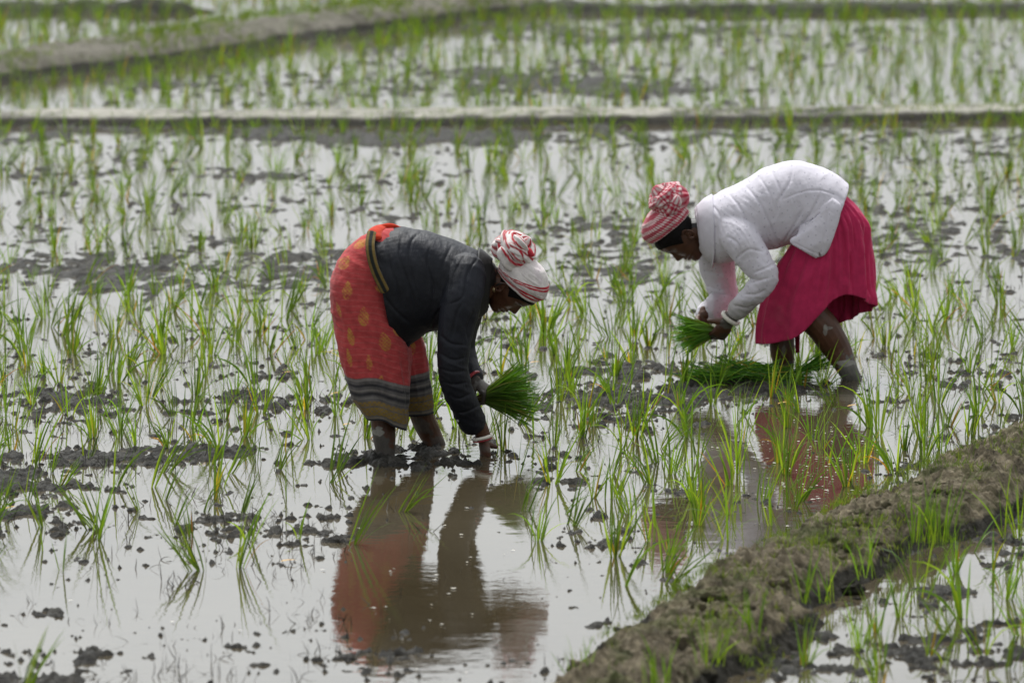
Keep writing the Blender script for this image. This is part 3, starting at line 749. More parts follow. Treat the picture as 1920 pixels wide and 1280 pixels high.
farc = [(690, 545, 775, 600, .08, .09), (695, 610, 792, 645, .1, .105), (718, 680, 800, 695, .12, .1), (745, 735, 806, 738, .13, .09), (757, 776, 809, 772, .14, .08)]
Gf = soften(section_grid(farc, 160, 170, YL, 2.2), folds_sari)
fo = mk("sari_fold", Gf.reshape(-1, 3), grid_faces(170, 160, True), M_SARI, sari, sari_colors(Gf, None, 0, [(772, 648, 8, 20, 0), (788, 715, 7, 15, 0)], YL))
md = fo.modifiers.new("t", 'SOLIDIFY'); md.thickness = .003; md.offset = -1
# bunched waist: orange roll and dark gold-edged border showing above the hem of the shirt
g = Geo()
add_tube(g, [pl(702, 446, -.10), pl(704, 434, -.05), pl(718, 427, .02), pl(735, 432, .1)], [(.014, .03)] * 4, 14, 6, flat=(1, 0, 0), C=np.array([.50, .045, .02]))
add_tube(g, [pl(712, 426, .0), pl(732, 424, .0), pl(752, 429, .02)], [.010, .012, .008], 12, 6, C=np.array([.52, .045, .02]))
g.build("waist_roll", M_SARI, sari)
g = Geo()
pts = [pl(697, 436, -.09), pl(694, 458, -.155), pl(697, 484, -.19), pl(706, 512, -.205), pl(722, 545, -.212)]
T = tube_grid(pts, [(.019, .008)] * 5, 24, 10, flat=(0, 1, 0)); a = np.arange(24) / 24
Cb = np.tile(np.where((np.abs(np.sin(a * 6.283 * 2)) > .8)[:, None], np.array([.15, .105, .035]), np.array([.018, .02, .018])), (T.shape[0], 1))
add_grid(g, T, True, Cb); g.build("waist_border", M_SARI, sari)

# hair, headscarf, knot
def hair_cap(H, parent, zline, off=.005, name="hair"):
    hg = head_grid(off, 240, 220, -.09, .109, face=False); h = hg.reshape(-1, 3)
    keepv = zline(h[:, 0], h[:, 1], h[:, 2])
    F = grid_faces(240, 220, True); F = F[keepv[F].all(1)]
    o = mk(name, H(h + .0015 * fbm(h * 90, 3)[:, None]), F, M_HAIR, parent)
    md = o.modifiers.new("t", 'SOLIDIFY'); md.thickness = .004; md.offset = -1; return o
hairline = lambda x, y, z: z > np.interp(x, [-.1, -.065, -.052, -.034, -.005, .020, .045, .07, .09], [-.088, -.085, -.05, -.002, .002, -.018, .024, .045, .052])
hair_cap(HL, WL, hairline)
def scarf(H, Hi, parent, ctr, rad, edge, colfn, knotc, knotr, name, strands, lump=.004):
    """cloth bound over the skull above an inclined edge, with a wound knot at the back"""
    nt_, np_ = 150, 220
    t = np.linspace(.02, math.pi * .999, nt_); p = np.linspace(0, 2 * math.pi, np_, endpoint=False)
    T, Pp = np.meshgrid(t, p, indexing='ij')
    # pole axis = normal of the edge plane
    s = edge[1]; nrm = unit((-s, 0, 1)); e1 = unit((1, 0, s)); e2 = np.array([0, 1.0, 0])
    ctr = np.asarray(ctr); d0 = np.dot(nrm, ctr - np.array([edge[0][0], 0, edge[0][1]]))   # height of centre over the edge plane
    tmax = math.acos(max(-.95, min(.95, -d0 / rad[2])))
    T = T * (tmax / math.pi)
    D = e1 * (np.sin(T) * np.cos(Pp))[..., None] * rad[0] + e2 * (np.sin(T) * np.sin(Pp))[..., None] * rad[1] + nrm * np.cos(T)[..., None] * rad[2]
    h = (ctr + D).reshape(-1, 3); nn = D.reshape(-1, 3) / np.linalg.norm(D.reshape(-1, 3), axis=1)[:, None]
    dk = np.linalg.norm(h - np.asarray(knotc), axis=1)
    angk = np.arctan2(h[:, 1] - knotc[1], (h[:, 0] - knotc[0]) * .5 + (h[:, 2] - knotc[2]))
    gather = .006 * np.sin(angk * 9 + 3 * fbm(h * 10, 2)) * np.exp(-(dk / .10)**2)
    eg = (h - np.array([edge[0][0], 0, edge[0][1]])) @ nrm
    tuck = 1 - sstep(0, .045, eg)
    h = h - nn * (tuck * np.array(.011))[:, None]
    h2 = h + nn * (gather + lump * fbm(h * np.array([14, 14, 40]), 3) + .003 * ridge(np.stack([h[:, 0] * 12, h[:, 1] * 12, eg * 60], 1), 2))[:, None]
    C = colfn(h, eg, angk, dk, np.arctan2(h[:, 1], h[:, 0] + .03))
    o = mk(name, H(h2), grid_faces(nt_, np_, True), M_SCARF, parent, C)
    md = o.modifiers.new("t", 'SOLIDIFY'); md.thickness = .004; md.offset = -1
    # knot: cloth strands wound round each other
    g = Geo()
    for (pts, r, phs, twist) in strands:
        pts = np.asarray(pts, float) * np.asarray(knotr) + np.asarray(knotc)
        Gd = tube_grid(pts, r, 40, 14); nr = Gd.shape[0]
        c = Gd.mean(1, keepdims=True); a = np.linspace(0, 2 * math.pi, 40, endpoint=False)[None] + np.linspace(0, twist, nr)[:, None]
        fold = 1 + .13 * np.sin(a * 5 + phs) + .10 * fbm(Gd.reshape(-1, 3) * 60, 2).reshape(nr, 40)
        Gd = c + (Gd - c) * fold[..., None]
        ln = np.concatenate([[0], np.cumsum(np.linalg.norm(np.diff(c[:, 0], axis=0), axis=1))])
        Ck = colfn.__globals__[colfn.__name__ + "_knot"](a.ravel(), np.repeat(ln, 40), phs)
        add_grid(g, H(Gd.reshape(-1, 3)).reshape(Gd.shape), True, Ck)
    g.build("knot", M_SCARF, o)
    return o
WHT = np.array([.70, .66, .64]); RD = np.array([.40, .022, .035])
def stripes(h, eg, angk, dk, az):
    f = np.clip((h[:, 0] + .125) / .17, .22, 1.0); d = eg / f
    n = fbm(h * 50, 3)
    C = WHT[None] * (1 + .08 * n)[:, None]
    C = C * (1 - .10 * sstep(.1, .5, fbm(h * 14, 3))[:, None] * np.array([.6, 1, .5]))
    for lo, hi, c, am in [(.012, .022, RD, 1), (.0265, .0355, RD, 1), (.061, .070, RD, 1), (.0745, .084, RD, 1)]:
        m = sstep(lo - .001, lo + .001, d) * sstep(hi + .001, hi - .001, d) * am
        C = C * (1 - m[:, None]) + m[:, None] * c * (1 + .2 * n)[:, None]
    m = (sstep(.035, .037, d) * sstep(.061, .059, d) * sstep(.2, .35, np.abs((d / .0045) % 1 - .5)) * .55)
    C = C * (1 - m[:, None]) + m[:, None] * np.array([.16, .10, .11])
    return C
def stripes_knot(a, ln, ph):
    k = (a / (2 * math.pi) + ph) % 1
    m = np.zeros(len(a))
    for lo, hi in [(.05, .12), (.17, .22), (.40, .47), (.52, .58), (.78, .84), (.89, .93)]: m = np.maximum(m, sstep(lo - .012, lo + .012, k) * sstep(hi + .012, hi - .012, k))
    C = WHT[None] * (1 - m[:, None]) + m[:, None] * RD
    return C
KN = [([(-.2, -1, -.2), (.5, -.9, -.1), (.9, -.2, .15), (.6, .6, .1), (-.3, .9, 0), (-.9, .3, -.1), (-.8, -.4, -.15), (-.2, -.9, -.1)], [.030] * 8, .1, 2.5),
      ([(.2, -.9, .5), (-.5, -.8, .2), (-.9, 0, .0), (-.6, .6, .3), (.1, .7, .6), (.7, .1, .6), (.3, -.6, .6)], [.028] * 7, .45, -2),
      ([(-.9, -.5, -.5), (-.3, -1.0, .35), (.4, -.7, .65), (.8, 0, .3)], [.016, .022, .022, .015], .7, 2),
      ([(-.4, 0, -.5), (0, 0, .1), (-.35, .1, .75)], [.05, .05, .03], .3, 1),
      ([(-.9, -.6, .6), (-.5, -.9, .85), (0, -.6, .9)], [.014, .02, .012], .2, 1)]
LC = ((-.012, 0, .036)); 
scarf(HL, HLi, WL, (-.012, 0, .030), (.114, .092, .102), ((.079, .066), .60), stripes, (-.140, -.008, .046), (.062, .070, .072), "headscarf", KN)
# red frayed end tucked out of the knot
e = HL((-.135, -.03, .115)); g = Geo(); add_tube(g, [HL((-.115, -.02, .098)), HL((-.125, -.035, .112)), HL((-.112, -.045, .128))], [.014, .019, .010], 14, 5)
rm = mat_plain("red_scarf_end", (.42, .02, .035), .9); g.build("scarf_end", rm, WL)
# jewellery
ring("bangle", pl(904, 819, lhand - .005), pl(906, 832, lhand) - pl(900, 806, lhand), .040, .0052, M_SHELL, WL)
ring("bangle", pl(905, 824, lhand - .003), pl(906, 832, lhand) - pl(900, 806, lhand), .0385, .0026, M_RED, WL)
ring("bangle", FW + np.array([-.006, 0, .008]), pl(915, 735, .1) - pl(880, 700, .15), .034, .005, M_RED, WL)
ring("earring", HL((-.024, -.080, -.060)), (1, .3, 0), .008, .0016, M_GOLD, WL)
g = Geo()
add_tube(g, [pl(902, 560, -.05), pl(901.5, 595, -.05), pl(901, 625, -.04)], [.0011] * 3, 6, 4)
add_tube(g, [pl(914, 572, -.06), pl(911, 598, -.05), pl(901, 626, -.04)], [.0011] * 3, 6, 4)
g.build("necklace", M_STRING, WL)

# ------------------------------------------------------------------ woman in the white shirt
WR = empty("person", (P(1530, 703, YR)[0], YR, 0))
tag(WR, "woman bent over in white dotted shirt and pink skirt, both hands on a seedling bundle", "person", "women planting rice")
pr = lambda x, y, dy=0: P(x, y, YR + dy)
rfar = G(1470, 701)[1] - YR; rnear = G(1598, 711)[1] - YR
HR, HRi = head_frame(pr(1272, 440, 0), (-.94, 0, .33), (-.33, 0, -.94), roll=.12, scale=1.06)
g = Geo()
add_tube(g, [pr(1560, 420), pr(1500, 395), pr(1430, 395), pr(1365, 420)], [.11, .11, .12, .10], 18)
add_tube(g, [pr(1370, 415), pr(1325, 430), HR((-.02, 0, -.03))], [.08, .06, .06], 16)
add_tube(g, [pr(1555, 430, .09), pr(1470, 560, .1), pr(1466, 640, rfar), pr(1468, 668, rfar), pr(1471, 700, rfar), pr(1471, 728, rfar)], [.08, .065, .056, .052, .041, .04], 16)
add_tube(g, [pr(1475, 750, rfar), pr(1440, 758, rfar), pr(1405, 762, rfar)], [.04, .035, .025], 12)
add_tube(g, [pr(1570, 440, -.09), pr(1515, 560, -.12), pr(1548, 620, (rnear - .1) / 2), pr(1570, 655, rnear * .8), pr(1588, 690, rnear), pr(1599, 712, rnear), pr(1606, 730, rnear)], [.075, .074, .070, .062, .046, .040, .038], 16)
add_tube(g, [pr(1605, 755, rnear), pr(1570, 765, rnear), pr(1540, 768, rnear)], [.04, .035, .025], 12)
# near arm
NW = pr(1368, 598, -.14)
add_tube(g, [pr(1390, 445, -.11), pr(1432, 515, -.225), pr(1395, 570, -.17), NW], [.05, .043, .036, .029], 14)
hand_into(g, NW, pr(1340, 640, -.115) - NW, (-.5, .75, -.1), (-.75, .1, .6), curl=(.55, .75, .6), scale=1.12, tcurl=.9, start=.1)
# far arm
RFW = pr(1320, 590, .02)
add_tube(g, [pr(1345, 470, .17), pr(1360, 555, .2), pr(1338, 584, .1), RFW], [.05, .043, .036, .028], 14)
hand_into(g, RFW, pr(1312, 640, -.03) - RFW, (.35, -.85, -.2), (-.8, -.2, .4), curl=(.5, .8, .6), scale=1.08, tcurl=.7, start=.05)
hg = head_grid(); add_grid(g, HR(hg.reshape(-1, 3)).reshape(hg.shape)); add_ear(g, HR, -1); add_ear(g, HR, 1)
body = remesh(g, "body", .0027, 2, WR, M_SKIN)
spots = [(pr(1470, 705, rfar), (.09, .2, .075), MUDC * .55, .95), (pr(1600, 712, rnear), (.075, .2, .10), MUDC * .75, .95), (pr(1585, 678, rnear), (.045, .2, .012), MUDC * 1.7, .9),
         (pr(1546, 618, rnear), (.008, .2, .03), MUDC * 1.6, .7), (pr(1468, 655, rfar), (.01, .2, .03), MUDC * 1.2, .6), (pr(1552, 612, rnear), (.02, .2, .006), MUDC * 1.6, .6),
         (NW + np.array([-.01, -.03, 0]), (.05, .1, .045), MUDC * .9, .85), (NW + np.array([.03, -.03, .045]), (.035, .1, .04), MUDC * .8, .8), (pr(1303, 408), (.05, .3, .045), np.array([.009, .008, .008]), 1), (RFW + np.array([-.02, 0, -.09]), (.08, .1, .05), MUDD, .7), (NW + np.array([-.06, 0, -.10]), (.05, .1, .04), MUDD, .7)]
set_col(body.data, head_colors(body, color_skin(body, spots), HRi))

# skirt
sk = [(1578, 352, 1500, 430, 0, .13), (1605, 385, 1480, 458, 0, .165), (1623, 430, 1463, 490, 0, .19), (1632, 480, 1446, 525, 0, .20), (1636, 530, 1430, 562, 0, .20), (1638, 574, 1420, 606, 0, .195), (1634, 612, 1419, 643, 0, .185)]
nv, nu = 240, 260
S0 = section_grid(sk, nu, nv, YR, 2.15)
a = np.degrees(np.linspace(0, 2 * math.pi, nu, endpoint=False)) # 0 = right edge, 180 = left edge, 270 = towards the camera
hem = np.interp(a, [0, 30, 60, 90, 140, 180, 225, 248, 261, 273, 290, 305, 330, 360], [5.0, 5.4, 5.85, 6.0, 6.0, 6.0, 5.92, 5.78, 5.42, 4.5, 4.05, 4.15, 4.6, 5.0])
hem = np.convolve(np.concatenate([hem[-6:], hem, hem[:6]]), np.ones(13) / 13, 'valid') / 6.0 * (nv - 1)
Sg = np.empty_like(S0)
for j in range(nu):
    vv = np.linspace(0, hem[j], nv); i0 = np.clip(np.floor(vv).astype(int), 0, nv - 2); f = (vv - i0)[:, None]
    Sg[:, j] = S0[i0, j] * (1 - f) + S0[i0 + 1, j] * f
an = np.linspace(0, 2 * math.pi, nu, endpoint=False); tv = np.linspace(0, 1, nv)
ANG = np.tile(an, (nv, 1)).ravel(); TV = np.repeat(tv, nu)
def folds_skirt(v):
    q = v - np.array([0, YR, 0])
    x = np.stack([np.cos(ANG) * 3.2, np.sin(ANG) * 3.2, TV * 1.2], 1)
    x2 = np.stack([np.cos(ANG) * 7, np.sin(ANG) * 7, TV * 1.6 + 4], 1)
    right = sstep(-.5, .5, np.cos(ANG))
    return sstep(0, .4, TV) * (.020 * ridge(x, 1) + (.004 + .014 * right) * ridge(x2, 2)) + .003 * fbm(q * 18, 3) - .012
Sg = soften(Sg, folds_skirt)
v = Sg.reshape(-1, 3); nz = fbm(v * 5, 4); n2 = fbm(v * 35, 3)
C = np.array([.50, .03, .105])[None] * (1 + .22 * nz + .08 * n2)[:, None]
hemline = sstep(.985, .99, TV) * .4; C = C * (1 - .5 * hemline[:, None])
px, py = proj(v[:, 0], v[:, 1], v[:, 2]); dust = np.exp(-((px - 1462) / 22)**2 - ((py - 585) / 30)**2) * (.5 + n2) * .3
C = C * (1 - dust[:, None]) + dust[:, None] * np.array([.36, .12, .14])
skirt = mk("skirt", v, grid_faces(nv, nu, True), M_SKIRT, WR, np.clip(C, .003, 1))
md = skirt.modifiers.new("t", 'SOLIDIFY'); md.thickness = .003; md.offset = -1
# hanging strip of underskirt between the legs
g = Geo(); add_grid(g, section_grid([(1500, 600, 1488, 600, .05, .004), (1500, 630, 1490, 632, .05, .004), (1499, 661, 1492, 662, .05, .004)], 12, 8, YR))
g.C = [np.broadcast_to(np.array([.28, .012, .04]), (96, 3))]; g.build("underskirt", M_SKIRT, skirt)

# shirt: body of the shirt as a flared loft, sleeves joined in
g = Geo()
tr = [(1590, 346, 1534, 470, 0, .185), (1564, 326, 1510, 458, 0, .185), (1528, 311, 1475, 458, 0, .18), (1488, 303, 1450, 466, 0, .18), (1440, 314, 1424, 474, 0, .185), (1392, 338, 1385, 486, 0, .19), (1345, 362, 1350, 492, 0, .165), (1316, 380, 1326, 482, 0, .105), (1306, 392, 1316, 470, 0, .08)]
add_grid(g, cap_grid(section_grid(tr, 64, 64, YR, 2.2), inset=1))
add_tube(g, [pr(1378, 425, -.10), pr(1392, 452, -.17), pr(1418, 490, -.215), pr(1434, 520, -.23), pr(1418, 545, -.215), pr(1398, 566, -.18), pr(1385, 580, -.16)], [.096, .086, .070, .057, .051, .048, .047], 24, 6)
add_tube(g, [pr(1350, 440, .1), pr(1345, 490, .16), pr(1352, 530, .19), pr(1357, 560, .19), pr(1340, 578, .12), pr(1326, 588, .05)], [.086, .080, .068, .062, .056, .049], 22, 6)
# hanging front flap of the shirt hem
flap = [(1562, 372, 1500, 425, -.165, .022), (1576, 385, 1495, 440, -.185, .016), (1573, 412, 1482, 452, -.20, .012), (1562, 443, 1500, 466, -.207, .010), (1552, 466, 1518, 475, -.207, .009), (1544, 478, 1530, 481, -.207, .008)]
add_grid(g, cap_grid(section_grid(flap, 40, 40, YR, 3.0), inset=1))
shirt = remesh(g, "shirt", .003, 6, WR, M_WHITE)
def folds_r(v, n):
    q = v - np.array([0, YR, 0])
    el = np.exp(-np.linalg.norm((v - pr(1430, 525, -.2)) / np.array([.13, .14, .15]), axis=1)**2) + np.exp(-np.linalg.norm((v - pr(1345, 565, .13)) / np.array([.13, .14, .12]), axis=1)**2)
    el = np.clip(el, 0, 1)
    sl = np.stack([q[:, 0] * 14 + q[:, 2] * 12, q[:, 1] * 8, q[:, 2] * 16 - q[:, 0] * 6], 1)
    ac = np.stack([q[:, 0] * 8 + q[:, 2] * 2.6 + 1.1 * fbm(q * 2.5, 2), q[:, 1] * 1.6, q[:, 2] * 1.5], 1)
    return .0055 * el * ridge(sl, 2) + (1 - el) * (.008 * fbm(ac * .9, 2)) + .003 * ridge(np.stack([q[:, 0] * 17 + q[:, 2] * 8 + 1.5 * fbm(q * 5, 2), q[:, 1] * 6, q[:, 2] * 7 - q[:, 0] * 2], 1), 3) + .001 * fbm(q * 25, 2) * (1 - .7 * sstep(.3, .8, n[:, 2])) + crease_strokes(v, n, ST_R, YR) * (1 - .6 * sstep(.5, .9, n[:, 2]))
ST_R = [(crop(p, 2.667, 1180, 280), w, d) for p, w, d in [
 ([(822, 70), (800, 170), (742, 265), (748, 350)], 4.5, .008), ([(742, 262), (850, 218), (950, 206), (1062, 240)], 3.5, .006), ([(880, 280), (810, 400), (740, 500)], 4.5, .008), ([(960, 215), (900, 330), (790, 450)], 4.5, .008),
 ([(475, 195), (555, 295), (600, 400)], 4.5, .010), ([(555, 155), (640, 250), (692, 350), (740, 470)], 4.5, .011), ([(640, 120), (700, 220), (735, 330)], 4, .009), ([(700, 90), (752, 200), (770, 300)], 4, .008),
 ([(525, 555), (600, 500), (690, 520)], 4.5, .008), ([(615, 620), (690, 590), (740, 560)], 4.5, .008), ([(590, 680), (650, 655), (715, 640)], 4.5, .008), ([(560, 725), (640, 722), (695, 690)], 4.5, .008), ([(510, 775), (590, 792), (640, 770)], 4, .009),
 ([(330, 295), (385, 400), (405, 510)], 4.5, .009), ([(400, 260), (450, 330), (460, 420)], 4, .007), ([(1000, 260), (985, 380), (960, 520)], 4, .006), ([(800, 455), (870, 490), (960, 530)], 3, .005), ([(480, 430), (540, 470), (560, 540)], 5, .009),
 ([(365, 600), (440, 620), (500, 610)], 5, .009), ([(380, 680), (450, 700), (510, 690)], 4.5, .008), ([(345, 760), (420, 745), (500, 760)], 4.5, .008),
]]
v = displace(shirt, folds_r)
nz = fbm(v * 6, 4)
C = np.array([.65, .625, .69])[None] * (1 + .05 * nz)[:, None]
# small printed dots on a jittered lattice, wear and mud stains
q = np.stack([v[:, 0] + .35 * v[:, 2], v[:, 2] - .35 * v[:, 0], v[:, 1]], 1) / np.array([.042, .036, .045]); ii = np.round(q).astype(np.int64)
jx = np.stack([_hash(ii[:, 0], ii[:, 1], ii[:, 2]), _hash(ii[:, 1], ii[:, 2], ii[:, 0]), _hash(ii[:, 2], ii[:, 0], ii[:, 1])], 1) * .25
dd = np.hypot((q[:, 0] - ii[:, 0] - jx[:, 0]) * .042, (q[:, 1] - ii[:, 1] - jx[:, 1]) * .036)
m = sstep(.0042, .0022, dd) * .42; C = C * (1 - m[:, None]) + m[:, None] * np.array([.16, .15, .21])
px, py = proj(v[:, 0], v[:, 1], v[:, 2])
for c_, r_, am in [((pr(1390, 580, -.16)), (.10, .2, .06), .55), ((pr(1340, 570, .0)), (.10, .3, .07), .25), ((pr(1545, 470, -.2)), (.08, .2, .04), .25), ((pr(1400, 470, -.26)), (.06, .1, .05), .25)]:
    d = np.linalg.norm((v - c_) / np.array(r_), axis=1) + .6 * nz; s_ = am * sstep(1, .5, d); C = C * (1 - s_[:, None]) + s_[:, None] * np.array([.26, .24, .20])
set_col(shirt.data, C)
cg = section_grid([(1335, 364, 1338, 494, 0, .152), (1319, 373, 1324, 487, 0, .122), (1305, 387, 1313, 471, 0, .090)], 56, 14, YR, 2.1)
# open collar: two points falling at the front
a = np.linspace(0, 2 * math.pi, 56, endpoint=False); pt = np.exp(-((a - 3.7) / .38)**2) + np.exp(-((a - 2.58) / .38)**2)
cg[0] += pt[:, None] * np.array([-.012, 0, -.028])
cl = mk("collar", cg.reshape(-1, 3), grid_faces(14, 56, True), M_WHITE, shirt, np.tile(np.array([.65, .625, .69]), (14 * 56, 1)))
md = cl.modifiers.new("t", 'SOLIDIFY'); md.thickness = .005

hair_cap(HR, WR, lambda x, y, z: z > np.interp(x, [-.1, -.065, -.052, -.034, -.005, .020, .045, .07, .09], [-.088, -.085, -.05, -.002, .002, -.022, .020, .05, .060]))
def gingham(h, eg, angk, dk, az):
    n = fbm(h * 50, 3); p = .0135
    f1 = (np.abs(((eg + .004 * n) / .024) % 1 - .5) < .25).astype(float); f2 = (np.abs((az * .105 / p) % 1 - .5) < .25).astype(float)
    k = (f1 + f2)[:, None]
    C = np.where(k > 1.5, np.array([.36, .02, .045]), np.where(k > .5, np.array([.50, .16, .19]), np.array([.66, .58, .56])))
    return C * (1 + .1 * n)[:, None]
def gingham_knot(a, ln, ph):
    p = .016; f1 = (np.abs((a * .026 / p) % 1 - .5) < .25).astype(float); f2 = (np.abs((ln / p) % 1 - .5) < .25).astype(float)
    k = (f1 + f2)[:, None]
    return np.where(k > 1.5, np.array([.36, .02, .045]), np.where(k > .5, np.array([.50, .16, .19]), np.array([.66, .58, .56])))
KN2 = [(np.asarray(p) * np.array([1, -1, 1]), r, ph, tw) for p, r, ph, tw in [KN[0], KN[1], KN[3]]] + [([(-.6, -.9, -.4), (-.1, -1.0, .3), (.2, -.8, .9)], [.016, .024, .014], .1, 1.2)]
KN2 = [(p, r, ph, tw) for p, r, ph, tw in KN2]
scarf(HR, HRi, WR, (-.020, 0, .056), (.112, .090, .086), ((.060, .092), .62), gingham, (-.124, .01, .090), (.054, .064, .066), "headscarf", KN2)
ring("bangle", NW + np.array([.004, 0, .004]), pr(1340, 640, -.11) - pr(1385, 580, -.15), .040, .0075, M_SHELL, WR)

# ------------------------------------------------------------------ bundles of seedlings
DG = [(.035, .115, .008), (.05, .15, .012), (.07, .19, .014), (.03, .09, .01), (.09, .21, .02)]
def bundle(name, grip, ax, n, L0, L1, spread, label, root_len=.07, tipc=None, sag=.15, upness=0, dark=1.0, wd=.006):
    root = empty(name, grip); tag(root, label, "seedling bundle")
    ax = unit(ax); g1, g2 = Geo(), Geo()
    e1 = unit(np.cross(ax, (0, 1, .02))); e2 = np.cross(ax, e1)
    for i in range(n):
        a = random.uniform(0, 6.28); rr = math.sqrt(random.random())
        o = (e1 * math.cos(a) + e2 * math.sin(a)) * rr
        d = unit(ax + o * spread * random.uniform(.8, 1.15) + np.random.default_rng(i).normal(0, .05, 3))
        d[2] += upness
        base = np.asarray(grip) + o * .022
        az = math.atan2(d[1], d[0]); th = math.acos(max(-1, min(1, d[2])))
        c = np.array(random.choice(DG)) * random.uniform(.8, 1.3) * dark
        c1 = c * np.array([1.15, 1.1, 1.0])
        if random.random() < .06: c1 = np.array([.30, .26, .05])
        blade(g1, base, az, th, random.gauss(sag, .28), L0 + (L1 - L0) * random.random()**.6 * random.uniform(.7, 1.08), wd * random.uniform(.6, 1.25), c * .5 + .5 * np.array([.15, .19, .05]), c1, 6)
        if i % 4 == 0:
            d2 = -unit(ax + o * .45); az = math.atan2(d2[1], d2[0]); th = math.acos(max(-1, min(1, d2[2]))); c = np.array(random.choice([(.22, .18, .06), (.26, .20, .08), (.12, .14, .03), (.06, .05, .035)]))
            blade(g2, base, az, th, random.gauss(.2, .3), root_len * random.uniform(.5, 1.2), .004, c, c, 4)
    g1.build("leaves", M_LEAF_DARK, root); g2.build("stems", M_LEAF_DARK, root)
    return root
bundle("seedling_bundle", pl(906, 746, .11), pl(1010, 728, .06) - pl(906, 746, .11), 460, .16, .265, .58, "thick fan of dark green rice seedlings held in the black-shirted woman's hand", sag=.12, wd=.0085, dark=1.3)
bundle("seedling_bundle", pr(1338, 622, -.085), pr(1250, 624, -.17) - pr(1338, 622, -.085), 300, .12, .215, .42, "bunch of rice seedlings clasped in both hands of the white-shirted woman", sag=.1, dark=1.6, wd=.010)
# heap on the water
root = empty("seedling_heap", G(1400, 712)); tag(root, "heap of cut rice seedlings lying on the water at the pink-skirted woman's feet", "seedling heap")
g = Geo()
for i in range(700):
    t = random.random(); px = 1300 + t * 195; b = G(px, random.gauss(712, 5)); hgt = .065 * math.sin(math.pi * min(1, t * .9 + .08)) * random.random()
    az = random.gauss(0, .45) + (math.pi if random.random() < .55 else 0)
    c = np.array(random.choice(DG)) * random.uniform(.7, 1.5)
    if random.random() < .05: c = np.array([.28, .24, .05])
    blade(g, (b[0], b[1], hgt), az, random.uniform(1.1, 1.62), random.gauss(.15, .25), random.uniform(.07, .16), random.uniform(.005, .009), c, c * 1.1, 5)
for i in range(50):
    b = G(random.uniform(1490, 1510), random.gauss(706, 4)); c = np.array(random.choice(DG)) * 1.3
    blade(g, (b[0], b[1], .03), random.gauss(0, .4), random.uniform(.95, 1.5), random.gauss(.05, .15), random.uniform(.14, .24), .007, c, c * 1.1, 6)
g.build("leaves", M_LEAF, root)
CLEAR = [(pl(720, 850, lfoot)[:2], .14), (pl(816, 833, lfoot2)[:2], .14), (pl(908, 850, lhand)[:2], .10), (pr(1470, 700, rfar)[:2], .14), (pr(1598, 711, rnear)[:2], .13)]
for q in np.linspace(1290, 1500, 6): CLEAR.append((G(q, 712)[:2], .10))
def clump(n, h, spread, lean, lean_az, dark=0, yellow=.08, wd=.0065):
    g = Geo()
    for i in range(n):
        az = random.uniform(0, 6.283); rr = abs(random.gauss(0, .014))
        b = (rr * math.cos(az), rr * math.sin(az), -.015)
        th = abs(random.gauss(.04, spread)); 
        # add common lean
        vx = math.sin(th) * math.cos(az) + math.sin(lean) * math.cos(lean_az); vy = math.sin(th) * math.sin(az) + math.sin(lean) * math.sin(lean_az)
        az2 = math.atan2(vy, vx); th2 = min(1.45, math.hypot(vx, vy))
        Ln = h * random.uniform(.5, 1.12)
        k = abs(random.gauss(0, .32)) + (random.uniform(.8, 1.7) if random.random() < .15 else 0)
        c = np.array(random.choice(GREENS)) * random.uniform(.8, 1.2) * (1 - .35 * dark)
        c0 = c * np.array([1.5, 1.15, 1.0]); c1 = c * np.array([1.05, 1.0, 1.0])
        if random.random() < yellow:
            y = np.array(random.choice(YEL)); c1 = y if random.random() < .5 else c1; c0 = y; Ln *= .8
        blade(g, b, az2, th2, k, Ln, wd * random.uniform(.7, 1.25), c0, c1)
    return g
# mesh variants of a clump, by kind
VAR = {"upright": [], "leaning": [], "thin": []}
for i in range(18):
    VAR["upright"].append(clump(random.randint(8, 15), random.uniform(.20, .31), .26, abs(random.gauss(0, .16)), random.uniform(0, 6.28), wd=.008))
for i in range(14):
    VAR["leaning"].append(clump(random.randint(6, 12), random.uniform(.22, .34), .24, random.uniform(.2, .6), random.gauss(.1, .5) + (math.pi if random.random() < .35 else 0), dark=.9, yellow=.03, wd=.0075))
for i in range(8):
    VAR["thin"].append(clump(random.randint(3, 6), random.uniform(.2, .3), .26, abs(random.gauss(0, .25)), random.uniform(0, 6.28), dark=.2, wd=.008))
VAR["far"] = [clump(random.randint(7, 13), random.uniform(.17, .26), .24, abs(random.gauss(0, .15)), random.uniform(0, 6.28), wd=.007) for i in range(16)]
MESH = {}
for k, gs in VAR.items():
    MESH[k] = []
    for g in gs:
        o = g.build("rice_seedling", M_LEAF); MESH[k].append(o.data); bpy.data.objects.remove(o)

def hit_line(x, y, line, r):
    d, s, a = dist_line(np.array([[x, y]]), line); return d[0] < r
PLANTS = []   # x, y, z, kind, variant, rot, scale
def density(px, py):
    if py > 1290: return 0
    # right field beyond the near bund
    d = 1.0
    for cx, cy, rx, ry, a in [(830, 1060, 210, 150, 1.0), (850, 1200, 240, 120, 1.2), (380, 1130, 520, 75, 1.1), (400, 1260, 700, 70, 1.3), (1080, 1150, 130, 110, 1.0),
                              (780, 850, 130, 40, .8), (180, 850, 160, 26, .5), (1530, 640, 120, 60, .35), (1440, 715, 90, 30, .5), (1600, 735, 60, 28, .9), (1350, 690, 60, 25, .6), (860, 905, 120, 35, .5), (450, 420, 900, 60, .12),(640,930,60,60,.4)]:
        d -= a * math.exp(-((px - cx) / rx)**2 - ((py - cy) / ry)**2)
    if 240 < py < 560: d *= .84
    if py > 720 and px > 950: d *= 1.2
    if 560 < py < 860: d *= 1.08
    if 780 < py: d *= 1.0
    return max(0, d)
y = 17.4; row = 0
